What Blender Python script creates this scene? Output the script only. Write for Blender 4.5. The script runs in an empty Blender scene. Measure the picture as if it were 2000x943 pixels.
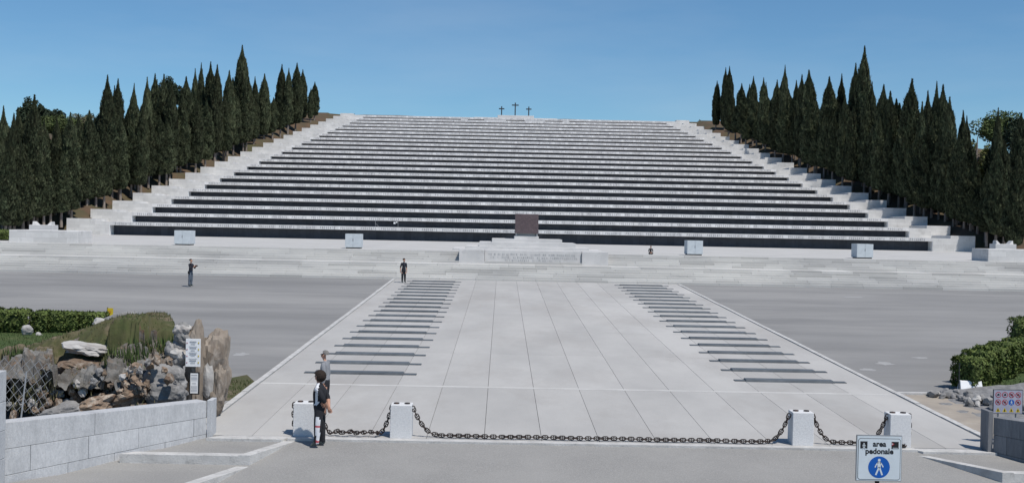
import bpy, bmesh, math, random
from mathutils import Vector, Matrix, noise
import numpy as np
random.seed(7)
rng = np.random.default_rng(7)
R = math.radians
scene = bpy.context.scene
col = scene.collection

# ------------------------------------------------------------------ camera
CAM = Vector((-2.4624, 0.0, 5.0988))
AX_R = Vector((0.99976757, -0.00831507, 0.01989155))
AX_U = Vector((-0.01978994, 0.01212964, 0.99973058))
AX_F = Vector((0.0085541, 0.99989186, -0.01196226))
FPX = 2300.0
cam_data = bpy.data.cameras.new('camera')
cam = bpy.data.objects.new('camera', cam_data); col.objects.link(cam)
cam_data.sensor_width = 36.0; cam_data.lens = 36.0*FPX/2000.0
cam_data.clip_start = 0.1; cam_data.clip_end = 8000
cam.matrix_world = Matrix(((AX_R.x, AX_U.x, -AX_F.x, CAM.x), (AX_R.y, AX_U.y, -AX_F.y, CAM.y),
                           (AX_R.z, AX_U.z, -AX_F.z, CAM.z), (0, 0, 0, 1)))
scene.camera = cam

# ------------------------------------------------------------------ light
SUN = Vector((0.40, -0.42, 1.0)).normalized()
world = bpy.data.worlds.new('World'); scene.world = world; world.use_nodes = True
wn = world.node_tree.nodes; wl = world.node_tree.links
bg = wn['Background']; bg.inputs['Strength'].default_value = 0.10
sky = wn.new('ShaderNodeTexSky'); sky.sky_type = 'NISHITA'; sky.sun_disc = False
sky.sun_elevation = math.asin(SUN.z); sky.sun_rotation = math.atan2(SUN.x, SUN.y)
sky.air_density = 1.0; sky.dust_density = 0.0; sky.ozone_density = 7.5; sky.altitude = 600
tint = wn.new('ShaderNodeMix'); tint.data_type = 'RGBA'; tint.blend_type = 'MULTIPLY'; tint.inputs[0].default_value = 1.0
tint.inputs[7].default_value = (0.80, 0.97, 0.98, 1); wl.new(sky.outputs[0], tint.inputs[6])
# faint high cirrus over the whole sky
wtc = wn.new('ShaderNodeTexCoord'); wmp = wn.new('ShaderNodeMapping'); wmp.inputs['Scale'].default_value = (1.5, 1.5, 7.0); wmp.inputs['Rotation'].default_value = (0.0, 0.25, 0.3)
wnz = wn.new('ShaderNodeTexNoise'); wnz.inputs['Scale'].default_value = 2.2; wnz.inputs['Detail'].default_value = 7; wnz.inputs['Roughness'].default_value = 0.55
wmr = wn.new('ShaderNodeMapRange'); wmr.inputs['From Min'].default_value = 0.45; wmr.inputs['From Max'].default_value = 0.85; wmr.inputs['To Max'].default_value = 0.16
wcl = wn.new('ShaderNodeMix'); wcl.data_type = 'RGBA'; wcl.inputs[7].default_value = (6.5, 7.2, 8.0, 1)
wl.new(wtc.outputs['Generated'], wmp.inputs[0]); wl.new(wmp.outputs[0], wnz.inputs['Vector']); wl.new(wnz.outputs[0], wmr.inputs[0])
wl.new(wmr.outputs[0], wcl.inputs[0]); wl.new(tint.outputs[2], wcl.inputs[6]); wl.new(wcl.outputs[2], bg.inputs['Color'])
sd = bpy.data.lights.new('sun', 'SUN'); sd.energy = 4.4; sd.angle = R(0.53); sd.color = (1.0, 0.95, 0.88)
so = bpy.data.objects.new('sun', sd); col.objects.link(so)
so.rotation_euler = SUN.to_track_quat('Z', 'Y').to_euler(); so.location = (60, -60, 150)
vs = scene.view_settings
vs.view_transform = 'Standard'; vs.look = 'None'; vs.exposure = 0.0; vs.gamma = 1.0; vs.use_curve_mapping = False

# ------------------------------------------------------------------ helpers
def ray(px, py):
    return AX_F + AX_R*((px-1000)/FPX) - AX_U*((py-471.5)/FPX)
def atY(px, py, Y):
    d = ray(px, py); return CAM + d*((Y-CAM.y)/d.y)
def projx(p):
    d = Vector(p)-CAM; z = d.dot(AX_F); return 1000+FPX*d.dot(AX_R)/z
def tag(o, label=None, cat=None, group=None, kind=None):
    if label: o['label'] = label
    if cat: o['category'] = cat
    if group: o['group'] = group
    if kind: o['kind'] = kind
    return o
def empty(name, loc=(0, 0, 0), rz=0.0):
    o = bpy.data.objects.new(name, None); col.objects.link(o)
    o.location = loc; o.rotation_euler = (0, 0, rz); o.empty_display_size = 0.2
    return o
class MB:
    """collects shapes; build() links them as one mesh object"""
    def __init__(s): s.v = []; s.f = []; s.c = []; s.m = []; s.tone = 1.0; s.mi = 0
    def face(s, idx): s.f.append(idx); s.c.append(s.tone); s.m.append(s.mi)
    def hexa(s, b, t):
        n = len(s.v); s.v += [tuple(p) for p in b]+[tuple(p) for p in t]
        k = len(b)
        s.face(tuple(n+i for i in reversed(range(k)))); s.face(tuple(n+k+i for i in range(k)))
        for i in range(k):
            j = (i+1) % k; s.face((n+i, n+j, n+k+j, n+k+i))
    def box(s, x0, x1, y0, y1, z0, z1):
        s.hexa(((x0, y0, z0), (x1, y0, z0), (x1, y1, z0), (x0, y1, z0)), ((x0, y0, z1), (x1, y0, z1), (x1, y1, z1), (x0, y1, z1)))
    def prism(s, pts, z0, z1):
        s.hexa([(x, y, z0) for x, y in pts], [(x, y, z1) for x, y in pts])
    def quad(s, a, b, c, d):
        n = len(s.v); s.v += [tuple(a), tuple(b), tuple(c), tuple(d)]; s.face((n, n+1, n+2, n+3))
    def poly(s, pts):
        n = len(s.v); s.v += [tuple(p) for p in pts]; s.face(tuple(range(n, n+len(pts))))
    def tube(s, pts, rad, k=8, cap=True):
        pts = [Vector(p) for p in pts]; rad = [rad]*len(pts) if not hasattr(rad, '__len__') else rad
        rings = []
        for i, p in enumerate(pts):
            d = (pts[min(i+1, len(pts)-1)]-pts[max(i-1, 0)]).normalized()
            a = d.orthogonal().normalized() if i == 0 else (a - d*a.dot(d)).normalized()
            b = d.cross(a); n = len(s.v)
            for j in range(k):
                t = 2*math.pi*j/k; s.v.append(tuple(p+(a*math.cos(t)+b*math.sin(t))*rad[i]))
            rings.append(n)
        for i in range(len(rings)-1):
            for j in range(k):
                j2 = (j+1) % k; s.face((rings[i]+j, rings[i]+j2, rings[i+1]+j2, rings[i+1]+j))
        if cap:
            s.face(tuple(rings[0]+j for j in reversed(range(k)))); s.face(tuple(rings[-1]+j for j in range(k)))
    def mesh(s, name):
        me = bpy.data.meshes.new(name); me.from_pydata(s.v, [], s.f); me.update()
        at = me.attributes.new('tone', 'FLOAT', 'FACE'); at.data.foreach_set('value', s.c)
        me.polygons.foreach_set('material_index', s.m)
        return me
    def build(s, name, mat, parent=None, bevel=0.0, smooth=False, mats=None):
        me = s.mesh(name)
        for m_ in (mats or [mat]): me.materials.append(m_)
        return link(name, me, parent, bevel, smooth)
def link(name, me, parent=None, bevel=0.0, smooth=False):
    o = bpy.data.objects.new(name, me); col.objects.link(o)
    if smooth: me.polygons.foreach_set('use_smooth', [True]*len(me.polygons))
    if bevel:
        b = o.modifiers.new('bevel', 'BEVEL'); b.width = bevel; b.segments = 2; b.limit_method = 'ANGLE'
    if parent: o.parent = parent
    return o
def tri_mesh(name, V, mat_list, tone=None, mi=None):
    """V: (n,3,3) array of loose triangles"""
    n = len(V); me = bpy.data.meshes.new(name)
    me.vertices.add(3*n); me.vertices.foreach_set('co', V.reshape(-1).astype(np.float32))
    me.loops.add(3*n); me.loops.foreach_set('vertex_index', np.arange(3*n, dtype=np.int32))
    me.polygons.add(n); me.polygons.foreach_set('loop_start', np.arange(0, 3*n, 3, dtype=np.int32))
    at = me.attributes.new('tone', 'FLOAT', 'FACE')
    at.data.foreach_set('value', (np.ones(n) if tone is None else tone).astype(np.float32))
    if mi is not None: me.polygons.foreach_set('material_index', mi.astype(np.int32))
    for m_ in mat_list: me.materials.append(m_)
    me.update(calc_edges=True); me.validate(); return me
def copy_tree(o, parent=None):
    c = o.copy(); col.objects.link(c); c.parent = parent
    for ch in list(o.children): copy_tree(ch, c)
    return c

# ------------------------------------------------------------------ materials
def mat(name, c1, c2=None, scale=1.0, rough=0.8, bump=0.0, bscale=None, tone=0.0, detail=6, contrast=(0.35, 0.65), spec=0.3,
        c3=None, s3=0.15, stretch=(1, 1, 1), metal=0.0, rnd=0.0, f3=(0.55, 0.75), trans=0.0):
    m = bpy.data.materials.new(name); m.use_nodes = True
    nt = m.node_tree; N = nt.nodes; Lk = nt.links; b = N['Principled BSDF']
    b.inputs['Roughness'].default_value = rough; b.inputs['Specular IOR Level'].default_value = spec; b.inputs['Metallic'].default_value = metal
    tc = N.new('ShaderNodeTexCoord'); mp = N.new('ShaderNodeMapping'); mp.inputs['Scale'].default_value = stretch
    Lk.new(tc.outputs['Object'], mp.inputs[0])
    def rgba(c): return (c[0], c[1], c[2], 1)
    cur = None
    if c2 is None: c2 = tuple(x*0.85 for x in c1)
    nz = N.new('ShaderNodeTexNoise'); nz.inputs['Scale'].default_value = scale; nz.inputs['Detail'].default_value = detail; nz.inputs['Roughness'].default_value = 0.62
    Lk.new(mp.outputs[0], nz.inputs['Vector'])
    cr = N.new('ShaderNodeValToRGB'); cr.color_ramp.elements[0].position = contrast[0]; cr.color_ramp.elements[1].position = contrast[1]
    cr.color_ramp.elements[0].color = rgba(c1); cr.color_ramp.elements[1].color = rgba(c2)
    Lk.new(nz.outputs[0], cr.inputs[0]); cur = cr.outputs[0]
    if c3:
        n3 = N.new('ShaderNodeTexNoise'); n3.inputs['Scale'].default_value = s3; n3.inputs['Detail'].default_value = 8; n3.inputs['Roughness'].default_value = 0.7
        Lk.new(mp.outputs[0], n3.inputs['Vector'])
        r3 = N.new('ShaderNodeMapRange'); r3.inputs['From Min'].default_value = f3[0]; r3.inputs['From Max'].default_value = f3[1]
        Lk.new(n3.outputs[0], r3.inputs[0])
        mx = N.new('ShaderNodeMix'); mx.data_type = 'RGBA'; Lk.new(r3.outputs[0], mx.inputs[0]); Lk.new(cur, mx.inputs[6]); mx.inputs[7].default_value = rgba(c3)
        cur = mx.outputs[2]
    if tone or rnd:
        at = N.new('ShaderNodeAttribute'); at.attribute_name = 'tone'
        ml = N.new('ShaderNodeMix'); ml.data_type = 'RGBA'; ml.blend_type = 'MULTIPLY'; ml.inputs[0].default_value = 1.0
        Lk.new(cur, ml.inputs[6])
        if rnd:
            oi = N.new('ShaderNodeObjectInfo'); mr = N.new('ShaderNodeMapRange'); mr.inputs['To Min'].default_value = 1-rnd; mr.inputs['To Max'].default_value = 1+rnd
            Lk.new(oi.outputs['Random'], mr.inputs[0]); mu = N.new('ShaderNodeMath'); mu.operation = 'MULTIPLY'
            Lk.new(mr.outputs[0], mu.inputs[0])
            if tone: Lk.new(at.outputs['Fac'], mu.inputs[1])
            else: mu.inputs[1].default_value = 1.0
            Lk.new(mu.outputs[0], ml.inputs[7])
        else: Lk.new(at.outputs['Fac'], ml.inputs[7])
        cur = ml.outputs[2]
    Lk.new(cur, b.inputs['Base Color'])
    if bump:
        nb = N.new('ShaderNodeTexNoise'); nb.inputs['Scale'].default_value = bscale or scale*4; nb.inputs['Detail'].default_value = 8
        Lk.new(mp.outputs[0], nb.inputs['Vector'])
        bp = N.new('ShaderNodeBump'); bp.inputs['Strength'].default_value = bump; bp.inputs['Distance'].default_value = 0.03
        Lk.new(nb.outputs[0], bp.inputs['Height']); Lk.new(bp.outputs[0], b.inputs['Normal'])
    return m
def add_blocks(m, bw, bh, var=0.12, mortar=0.006, dark=0.72, axis='XZ'):
    """stone courses as tonal variation per block + thin joints on far walls"""
    nt = m.node_tree; N = nt.nodes; Lk = nt.links; b = N['Principled BSDF']
    src = b.inputs['Base Color'].links[0].from_socket
    tc = N.new('ShaderNodeTexCoord'); sp = N.new('ShaderNodeSeparateXYZ'); cb = N.new('ShaderNodeCombineXYZ')
    Lk.new(tc.outputs['Object'], sp.inputs[0]); ad = N.new('ShaderNodeMath'); ad.operation = 'ADD'
    Lk.new(sp.outputs['X'], ad.inputs[0]); Lk.new(sp.outputs['Y'], ad.inputs[1])
    Lk.new(ad.outputs[0], cb.inputs['X']); Lk.new(sp.outputs['Z'], cb.inputs['Y'])
    br = N.new('ShaderNodeTexBrick'); br.inputs['Scale'].default_value = 1.0; br.inputs['Brick Width'].default_value = bw; br.inputs['Row Height'].default_value = bh
    br.inputs['Mortar Size'].default_value = mortar; br.inputs['Color1'].default_value = (1-var, 1-var, 1-var, 1); br.inputs['Color2'].default_value = (1, 1, 1, 1)
    br.inputs['Mortar'].default_value = (dark, dark, dark, 1)
    Lk.new(cb.outputs[0], br.inputs['Vector'])
    ml = N.new('ShaderNodeMix'); ml.data_type = 'RGBA'; ml.blend_type = 'MULTIPLY'; ml.inputs[0].default_value = 1.0
    Lk.new(src, ml.inputs[6]); Lk.new(br.outputs['Color'], ml.inputs[7]); Lk.new(ml.outputs[2], b.inputs['Base Color'])
M = {}
M['stone'] = mat('white_stone', (.60, .59, .58), (.49, .485, .48), 0.6, 0.85, 0.15, 8, c3=(.40, .39, .385), s3=1.4, f3=(.56, .8))
M['cornice'] = mat('cornice_stone', (.74, .735, .73), (.61, .605, .60), 0.9, 0.85, 0.1, 8, c3=(.43, .425, .43), s3=1.6, f3=(.48, .72), stretch=(1, 1, .3))
add_blocks(M['cornice'], 1.9, 5.0, 0.10, 0.012, 0.7)
M['sidestone'] = mat('side_wall_stone', (.68, .67, .655), (.56, .555, .545), 0.5, 0.85, 0.1, 6, c3=(.42, .41, .40), s3=0.9, f3=(.55, .8))
add_blocks(M['sidestone'], 1.25, 0.40, 0.13, 0.010, 0.78)
M['cheek'] = mat('sky_bright_cheek', (.84, .86, .88), (.78, .80, .82), 2, 0.5)  # sky brightness of the recess ends put into the pale bluish colour
M['bronze'] = mat('dark_bronze_plates', (.075, .084, .105), (.056, .063, .082), 1.2, 0.55, 0.0, spec=0.3)
add_blocks(M['bronze'], 0.85, 3.0, 0.25, 0.012, 0.6)
M['letter'] = mat('engraved_letter_shade', (.27, .27, .285), (.22, .22, .235), 4, 0.9)  # groove shade of the cut letters put into their dark grey
M['step'] = mat('step_stone', (.55, .54, .515), (.42, .415, .405), 0.35, 0.9, 0.2, 7, tone=1, c3=(.34, .335, .325), s3=0.7, stretch=(.25, 1, 1.5), f3=(.55, .78))
M['platform'] = mat('platform_stone', (.475, .468, .455), (.41, .405, .395), 0.3, 0.9, 0.1, 5, c3=(.36, .355, .35), s3=0.25)
M['concrete'] = mat('paving_concrete', (.43, .422, .408), (.365, .359, .349), 0.35, 0.9, 0.15, 20, tone=1, rnd=0.035, c3=(.33, .315, .30), s3=0.22, stretch=(1, .45, 1), f3=(.5, .75))
M['asphalt'] = mat('weathered_asphalt', (.238, .236, .233), (.188, .187, .186), 0.16, 0.95, 0.4, 30, c3=(.295, .29, .282), s3=0.07, stretch=(.45, 1.5, 1), f3=(.47, .7), detail=12)
M['road'] = mat('road_asphalt', (.28, .274, .264), (.225, .221, .214), 0.4, 0.95, 0.6, 45, c3=(.325, .318, .306), s3=28.0, f3=(.45, .7), detail=10)
M['gravelpatch'] = mat('brown_worn_paving', (.34, .30, .25), (.27, .24, .21), 0.8, 0.95, 0.3, 25, c3=(.38, .36, .33), s3=0.7)
M['kerb'] = mat('kerb_stone', (.52, .515, .505), (.40, .395, .385), 2.5, 0.9, 0.4, 25, c3=(.27, .265, .26), s3=6, f3=(.55, .75))
M['granite'] = mat('pale_granite', (.66, .665, .67), (.56, .565, .575), 30, 0.8, 0.3, 60, rnd=.03, c3=(.55, .555, .565), s3=2.0, f3=(.5, .8), detail=3)
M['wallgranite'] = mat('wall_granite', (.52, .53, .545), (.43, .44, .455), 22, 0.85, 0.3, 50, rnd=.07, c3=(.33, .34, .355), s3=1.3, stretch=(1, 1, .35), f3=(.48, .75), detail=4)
M['shadedstreakgranite'] = mat('shaded_streaked_granite', (.22, .225, .24), (.13, .135, .145), 3, 0.9, 0.3, 40, rnd=.1, c3=(.30, .305, .32), s3=1.6, stretch=(1.5, 1.5, .25), f3=(.5, .75))  # wall granite with its shade put into the darker colour, plus vertical streaks
M['tomb'] = mat('blue_grey_granite', (.54, .585, .615), (.46, .50, .53), 3, 0.7, 0.1, 20, c3=(.60, .635, .66), s3=1.4)
M['porphyry'] = mat('purple_porphyry', (.115, .085, .09), (.085, .064, .07), 5, 0.6, 0.3, 14, c3=(.17, .135, .14), s3=7)
M['bronzeplaque'] = mat('weathered_bronze', (.118, .130, .142), (.085, .095, .105), 2, 0.55, 0.1, 10, rnd=.15)
M['iron'] = mat('rusty_iron', (.035, .024, .02), (.018, .014, .014), 9, 0.65, 0.3, 30, c3=(.10, .045, .025), s3=5, f3=(.56, .72))
M['cross'] = mat('dark_bronze_cross', (.035, .042, .052), (.03, .034, .042), 2, 0.6)
M['soil'] = mat('needle_litter_soil', (.115, .072, .045), (.075, .055, .038), 0.5, 1, 0.5, 3, c3=(.07, .068, .035), s3=0.2, f3=(.45, .65))
M['grass'] = mat('lawn_grass', (.055, .082, .024), (.038, .062, .018), 1.5, 1, 0.6, 12, c3=(.12, .12, .05), s3=0.6)
M['blade'] = mat('grass_blades', (.065, .098, .028), (.045, .07, .022), 2, 0.8, tone=1, c3=(.14, .13, .06), s3=0.9)
M['dryblade'] = mat('dry_grass', (.13, .115, .06), (.08, .085, .04), 2, 0.9, tone=1)
M['rock'] = mat('grey_limestone', (.27, .265, .26), (.15, .147, .144), 1.6, 0.95, 0.8, 9, c3=(.36, .355, .35), s3=2.6, rnd=.18, f3=(.55, .7))
M['rustrock'] = mat('rusty_limestone', (.25, .19, .14), (.12, .075, .05), 2.2, 0.95, 0.9, 8, c3=(.38, .34, .29), s3=3.2, rnd=.25, f3=(.52, .66))
M['whiterock'] = mat('bleached_limestone', (.46, .45, .435), (.31, .295, .28), 1.8, 0.95, 0.8, 8, c3=(.28, .26, .25), s3=2.5, f3=(.5, .7))
M['crag'] = mat('fractured_limestone', (.20, .195, .185), (.09, .08, .068), 1.7, 0.95, 1.0, 10, c3=(.16, .10, .06), s3=1.5, f3=(.5, .64))
M['log'] = mat('weathered_stone_stele', (.30, .26, .22), (.17, .135, .105), 1.4, 0.95, 0.8, 7, c3=(.40, .37, .34), s3=1.6, stretch=(1, 1, .6))
M['mound'] = mat('mossy_ground', (.085, .075, .04), (.055, .068, .025), 1.1, 1, 0.9, 7, c3=(.15, .12, .085), s3=1.0, f3=(.48, .62))
M['leafc'] = mat('cypress_foliage', (.066, .074, .040), (.040, .052, .028), 0.8, 0.85, 0, tone=1, rnd=.34, c3=(.075, .066, .038), s3=0.5, spec=.15)
M['leafh'] = mat('hedge_foliage', (.11, .14, .034), (.065, .095, .025), 2.5, 0.7, 0, tone=1, spec=.25)
M['leafb'] = mat('broadleaf_foliage', (.085, .11, .035), (.055, .08, .025), 0.6, 0.8, 0, tone=1, rnd=.2)
M['leafd'] = mat('dark_pine_foliage', (.030, .046, .024), (.022, .034, .018), 0.6, 0.85, 0, tone=1, rnd=.15)
M['bark'] = mat('grey_cypress_bark', (.26, .22, .19), (.17, .14, .12), 4, 0.95, 0.6, 10, stretch=(1, 1, .2), rnd=.2)
M['white'] = mat('white_panel', (.78, .79, .80), (.72, .73, .74), 3, 0.5)
M['signwhite'] = mat('sign_white', (.60, .66, .70), (.56, .62, .66), 3, 0.4, c3=(.5, .56, .6), s3=5)
M['black'] = mat('black_paint', (.018, .019, .022), None, 3, 0.5)
M['blue'] = mat('sign_blue', (.008, .10, .42), (.008, .09, .37), 4, 0.4)
M['red'] = mat('sign_red', (.38, .03, .04), None, 4, 0.5)
M['yellow'] = mat('sign_yellow', (.60, .45, .03), None, 4, 0.5)
M['paleboard'] = mat('pale_board', (.36, .37, .45), (.31, .32, .40), 4, 0.5)
M['steel'] = mat('galvanised_steel', (.34, .35, .36), (.26, .27, .28), 8, 0.5, metal=.4)
M['darkmetal'] = mat('dark_metal', (.03, .035, .035), None, 4, 0.6)
M['skin'] = mat('skin', (.48, .27, .19), (.42, .23, .16), 12, 0.6)
M['hairdark'] = mat('dark_hair', (.020, .013, .010), (.03, .02, .015), 30, 0.8, 0.6, 60)
M['hairgrey'] = mat('grey_hair', (.22, .21, .20), (.13, .125, .12), 40, 0.8, 0.5, 70)
M['blackcloth'] = mat('black_cloth', (.016, .017, .021), (.024, .025, .03), 6, 0.9, 0.3, 20)
M['navycloth'] = mat('navy_cloth', (.016, .018, .028), (.024, .026, .036), 6, 0.9, 0.3, 20)
M['greycloth'] = mat('grey_cloth', (.25, .26, .28), (.20, .21, .23), 8, 0.9, 0.3, 25)
M['whitecloth'] = mat('white_cloth', (.74, .75, .78), (.62, .63, .67), 6, 0.9, 0.2, 20)
M['redcloth'] = mat('red_cloth', (.50, .08, .10), None, 6, 0.9)
M['jeans'] = mat('faded_jeans', (.12, .15, .19), (.08, .10, .135), 9, 0.9, 0.3, 25)
M['shoe'] = mat('shoe_grey', (.10, .12, .12), (.06, .07, .07), 9, 0.8)

# ------------------------------------------------------------------ measured layout of the place (metres)
Y0, Z0, W0, TAPER, STEP_D, SLOPE = 143.03, 4.406, 50.0, 0.69985, 6.215, 0.195903
STEP_H = STEP_D*SLOPE; CORN = 0.42; REC = 1.5; NT = 22
SIDE_IN, SIDE_OUT = 2.2, 5.2
PLAT = 3.22; GM = 0.02622
def G(y): return GM*(y-30.0)
YS = 81.87                                   # foot of the broad stairs
def terrace_y(k): return Y0+STEP_D*k
def terrace_z(k): return Z0+STEP_H*k
def terrace_w(k): return W0-TAPER*k
def hill(x, y):
    """natural ground around the memorial"""
    if y < YS: return G(y)
    z = Z0+0.4+SLOPE*(y-Y0)
    z = max(PLAT-0.05, z)
    if y > 278:
        top = Z0+0.4+SLOPE*(278-Y0)
        z = top+0.02*(y-278) if y < 330 else top+1.04-0.055*(y-330)
        z = max(z, -6)
    ax = abs(x)
    if ax > 72: z = max(z-0.14*(ax-72), min(z, 1.0))
    return z
def inner_edge(y): return W0-TAPER*(y-Y0)/STEP_D
def outer_edge(y): return inner_edge(y)+SIDE_OUT

# ================================================================== SETTING
# ground: one sheet to the horizon
def axis(vals): return sorted(set(round(v, 3) for v in vals))
gx = axis(list(np.arange(-160, 160.1, 4))+[-3500, -2000, -1200, -700, -450, -300, -220, 3500, 2000, 1200, 700, 450, 300, 220])
gy = axis(list(np.arange(-40, 360, 3.0))+[-3500, -1500, -600, -200, -90, 400, 460, 560, 700, 1000, 1600, 3500])
gv = []; gf = []
for y in gy:
    for x in gx:
        if y < 28: z = -0.9-0.05*max(0, 28-y) if y > 0 else -2.3
        elif y < YS+2: z = G(y)-0.45
        else:
            z = hill(x, y)
            e = outer_edge(y)
            if abs(x) < e+1.0 and y < 284: z -= 2.2
            elif y < 145 and abs(x) < 56: z -= 1.5
            z += 0.25*noise.noise(Vector((x*.15, y*.15, 0)))
        gv.append((x, y, z))
nx = len(gx)
for j in range(len(gy)-1):
    for i in range(nx-1): gf.append((j*nx+i, j*nx+i+1, (j+1)*nx+i+1, (j+1)*nx+i))
me = bpy.data.meshes.new('ground'); me.from_pydata(gv, [], gf); me.materials.append(M['soil']); me.update()
tag(link('ground', me, smooth=True), kind='structure')

def sheet(name, pts, m, zf, parent=None, kind='structure', nsub=1):
    b = MB(); b.poly([(x, y, zf(x, y)) for x, y in pts]); o = b.build(name, m, parent)
    if kind and not parent: tag(o, kind=kind)
    return o
def Ga(dz): return lambda x, y: G(y)+dz
# asphalt squares each side of the paved way
sheet('asphalt_square', [(-120, 29.2), (-10.02, 29.2), (-10.02, YS), (-120, YS)], M['asphalt'], Ga(-.03))
sheet('asphalt_square', [(10.02, 36.75), (120, 36.75), (120, YS), (10.02, YS)], M['asphalt'], Ga(-.03))
sheet('worn_path', [(10.02, 27.9), (16, 27.9), (16, 36.60), (10.02, 36.60)], M['gravelpatch'], Ga(-.035))
b = MB(); b.box(10.0, 12.3, 36.52, 36.80, G(36.6)-.2, G(36.6)+.025); tag(b.build('kerb', M['kerb']), kind='structure')
# pale worn patches on the asphalt
def blot(cx, cy, rx, ry, m, dz, seed):
    rr = random.Random(seed); n = 22; pts = []
    for i in range(n):
        t = 2*math.pi*i/n; k = rr.uniform(.55, 1.1); pts.append((cx+rx*k*math.cos(t), cy+ry*k*math.sin(t)))
    return sheet('asphalt_patch', pts, m, Ga(dz))
M['patch'] = mat('pale_patch', (.33, .33, .33), (.29, .29, .29), 2, .95)
for i, (px, py, rx, ry) in enumerate(((1728, 708, .35, .55), (1797, 697, .4, .3), (1696, 720, .35, .35), (1665, 579, .9, .5), (470, 690, .3, .5))):
    d = ray(px, py); t = (CAM.z-GM*(CAM.y-30))/(GM*d.y-d.z); p = CAM+d*t
    blot(p.x, p.y, rx, ry, M['patch'], -.026, 100+i)

# paved way: poured concrete lanes 1.4 m wide, split by a cross joint
way = tag(empty('paved_way', (0, 28.4, 0)), kind='structure')
for i in range(14):
    x0 = -9.8+1.4*i
    cuts = [28.42, 36.13, 36.36, 43.9, 51.5, 59.1, 66.7, 74.3, YS]
    for (ya, yb) in zip(cuts[:-1], cuts[1:]):
        if yb-ya < .5: continue
        g = 0.006; b = MB(); b.tone = random.uniform(.94, 1.04)
        ya2, yb2 = ya+.004, yb-.004
        b.hexa([(x0+g, ya2, G(ya2)-.25), (x0+1.4-g, ya2, G(ya2)-.25), (x0+1.4-g, yb2, G(yb2)-.25), (x0+g, yb2, G(yb2)-.25)],
               [(x0+g, ya2, G(ya2)), (x0+1.4-g, ya2, G(ya2)), (x0+1.4-g, yb2, G(yb2)), (x0+g, yb2, G(yb2))])
        o = b.build('paving_slab', M['concrete'], way); o.location = (0, -28.4, 0)
b = MB(); b.hexa([(-9.8, 36.135, G(36.1)-.2), (9.8, 36.135, G(36.1)-.2), (9.8, 36.355, G(36.36)-.2), (-9.8, 36.355, G(36.36)-.2)],
                 [(-9.8, 36.135, G(36.1)+.004), (9.8, 36.135, G(36.1)+.004), (9.8, 36.355, G(36.36)+.004), (-9.8, 36.355, G(36.36)+.004)])
M['jointstrip'] = mat('pale_joint_strip', (.50, .495, .48), (.42, .412, .398), 1.2, .9)
o = b.build('joint_strip', M['jointstrip'], way); o.location = (0, -28.4, 0)
b = MB(); b.poly([(-9.8, 28.43, G(28.43)-.05), (9.8, 28.43, G(28.43)-.05), (9.8, YS, G(YS)-.05), (-9.8, YS, G(YS)-.05)])
M['joint'] = mat('dark_joint', (.15, .147, .142), None, 4, 1)
o = b.build('joint_bed', M['joint'], way); o.location = (0, -28.4, 0)
for s in (-1, 1):
    y = 28.6
    while y < YS-.1:
        y2 = min(y+random.choice((1.9, 2.0, 2.1)), YS)
        xa, xb = sorted((s*9.825, s*10.0)); b = MB(); dz = random.uniform(.02, .04)
        b.hexa([(xa, y+.01, G(y)-.2), (xb, y+.01, G(y)-.2), (xb, y2-.01, G(y2)-.2), (xa, y2-.01, G(y2)-.2)],
               [(xa, y+.01, G(y)+dz), (xb, y+.01, G(y)+dz), (xb, y2-.01, G(y2)+dz), (xa, y2-.01, G(y2)+dz)])
        o = b.build('edge_stone', M['kerb'], way); o.location = (0, -28.4, 0); y = y2

# forecourt road falling away in front of the chain
def road_z(y): return -.075-.128*(28.3-y) if y > 24 else -.625-.05*(24-y)
b = MB()
ys_ = [28.42, 27.6, 26.5, 25.2, 24, 20, 15, 8, -40]
for ya, yb in zip(ys_[:-1], ys_[1:]):
    b.quad((-60, yb, road_z(yb)), (60, yb, road_z(yb)), (60, ya, road_z(ya)), (-60, ya, road_z(ya)))
tag(b.build('road', M['road']), kind='structure')
# edge stone under the chain
b = MB(); b.box(-7.5, 7.62, 28.12, 28.415, -.4, -.043); tag(b.build('kerb', M['kerb']), kind='structure')

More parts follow.
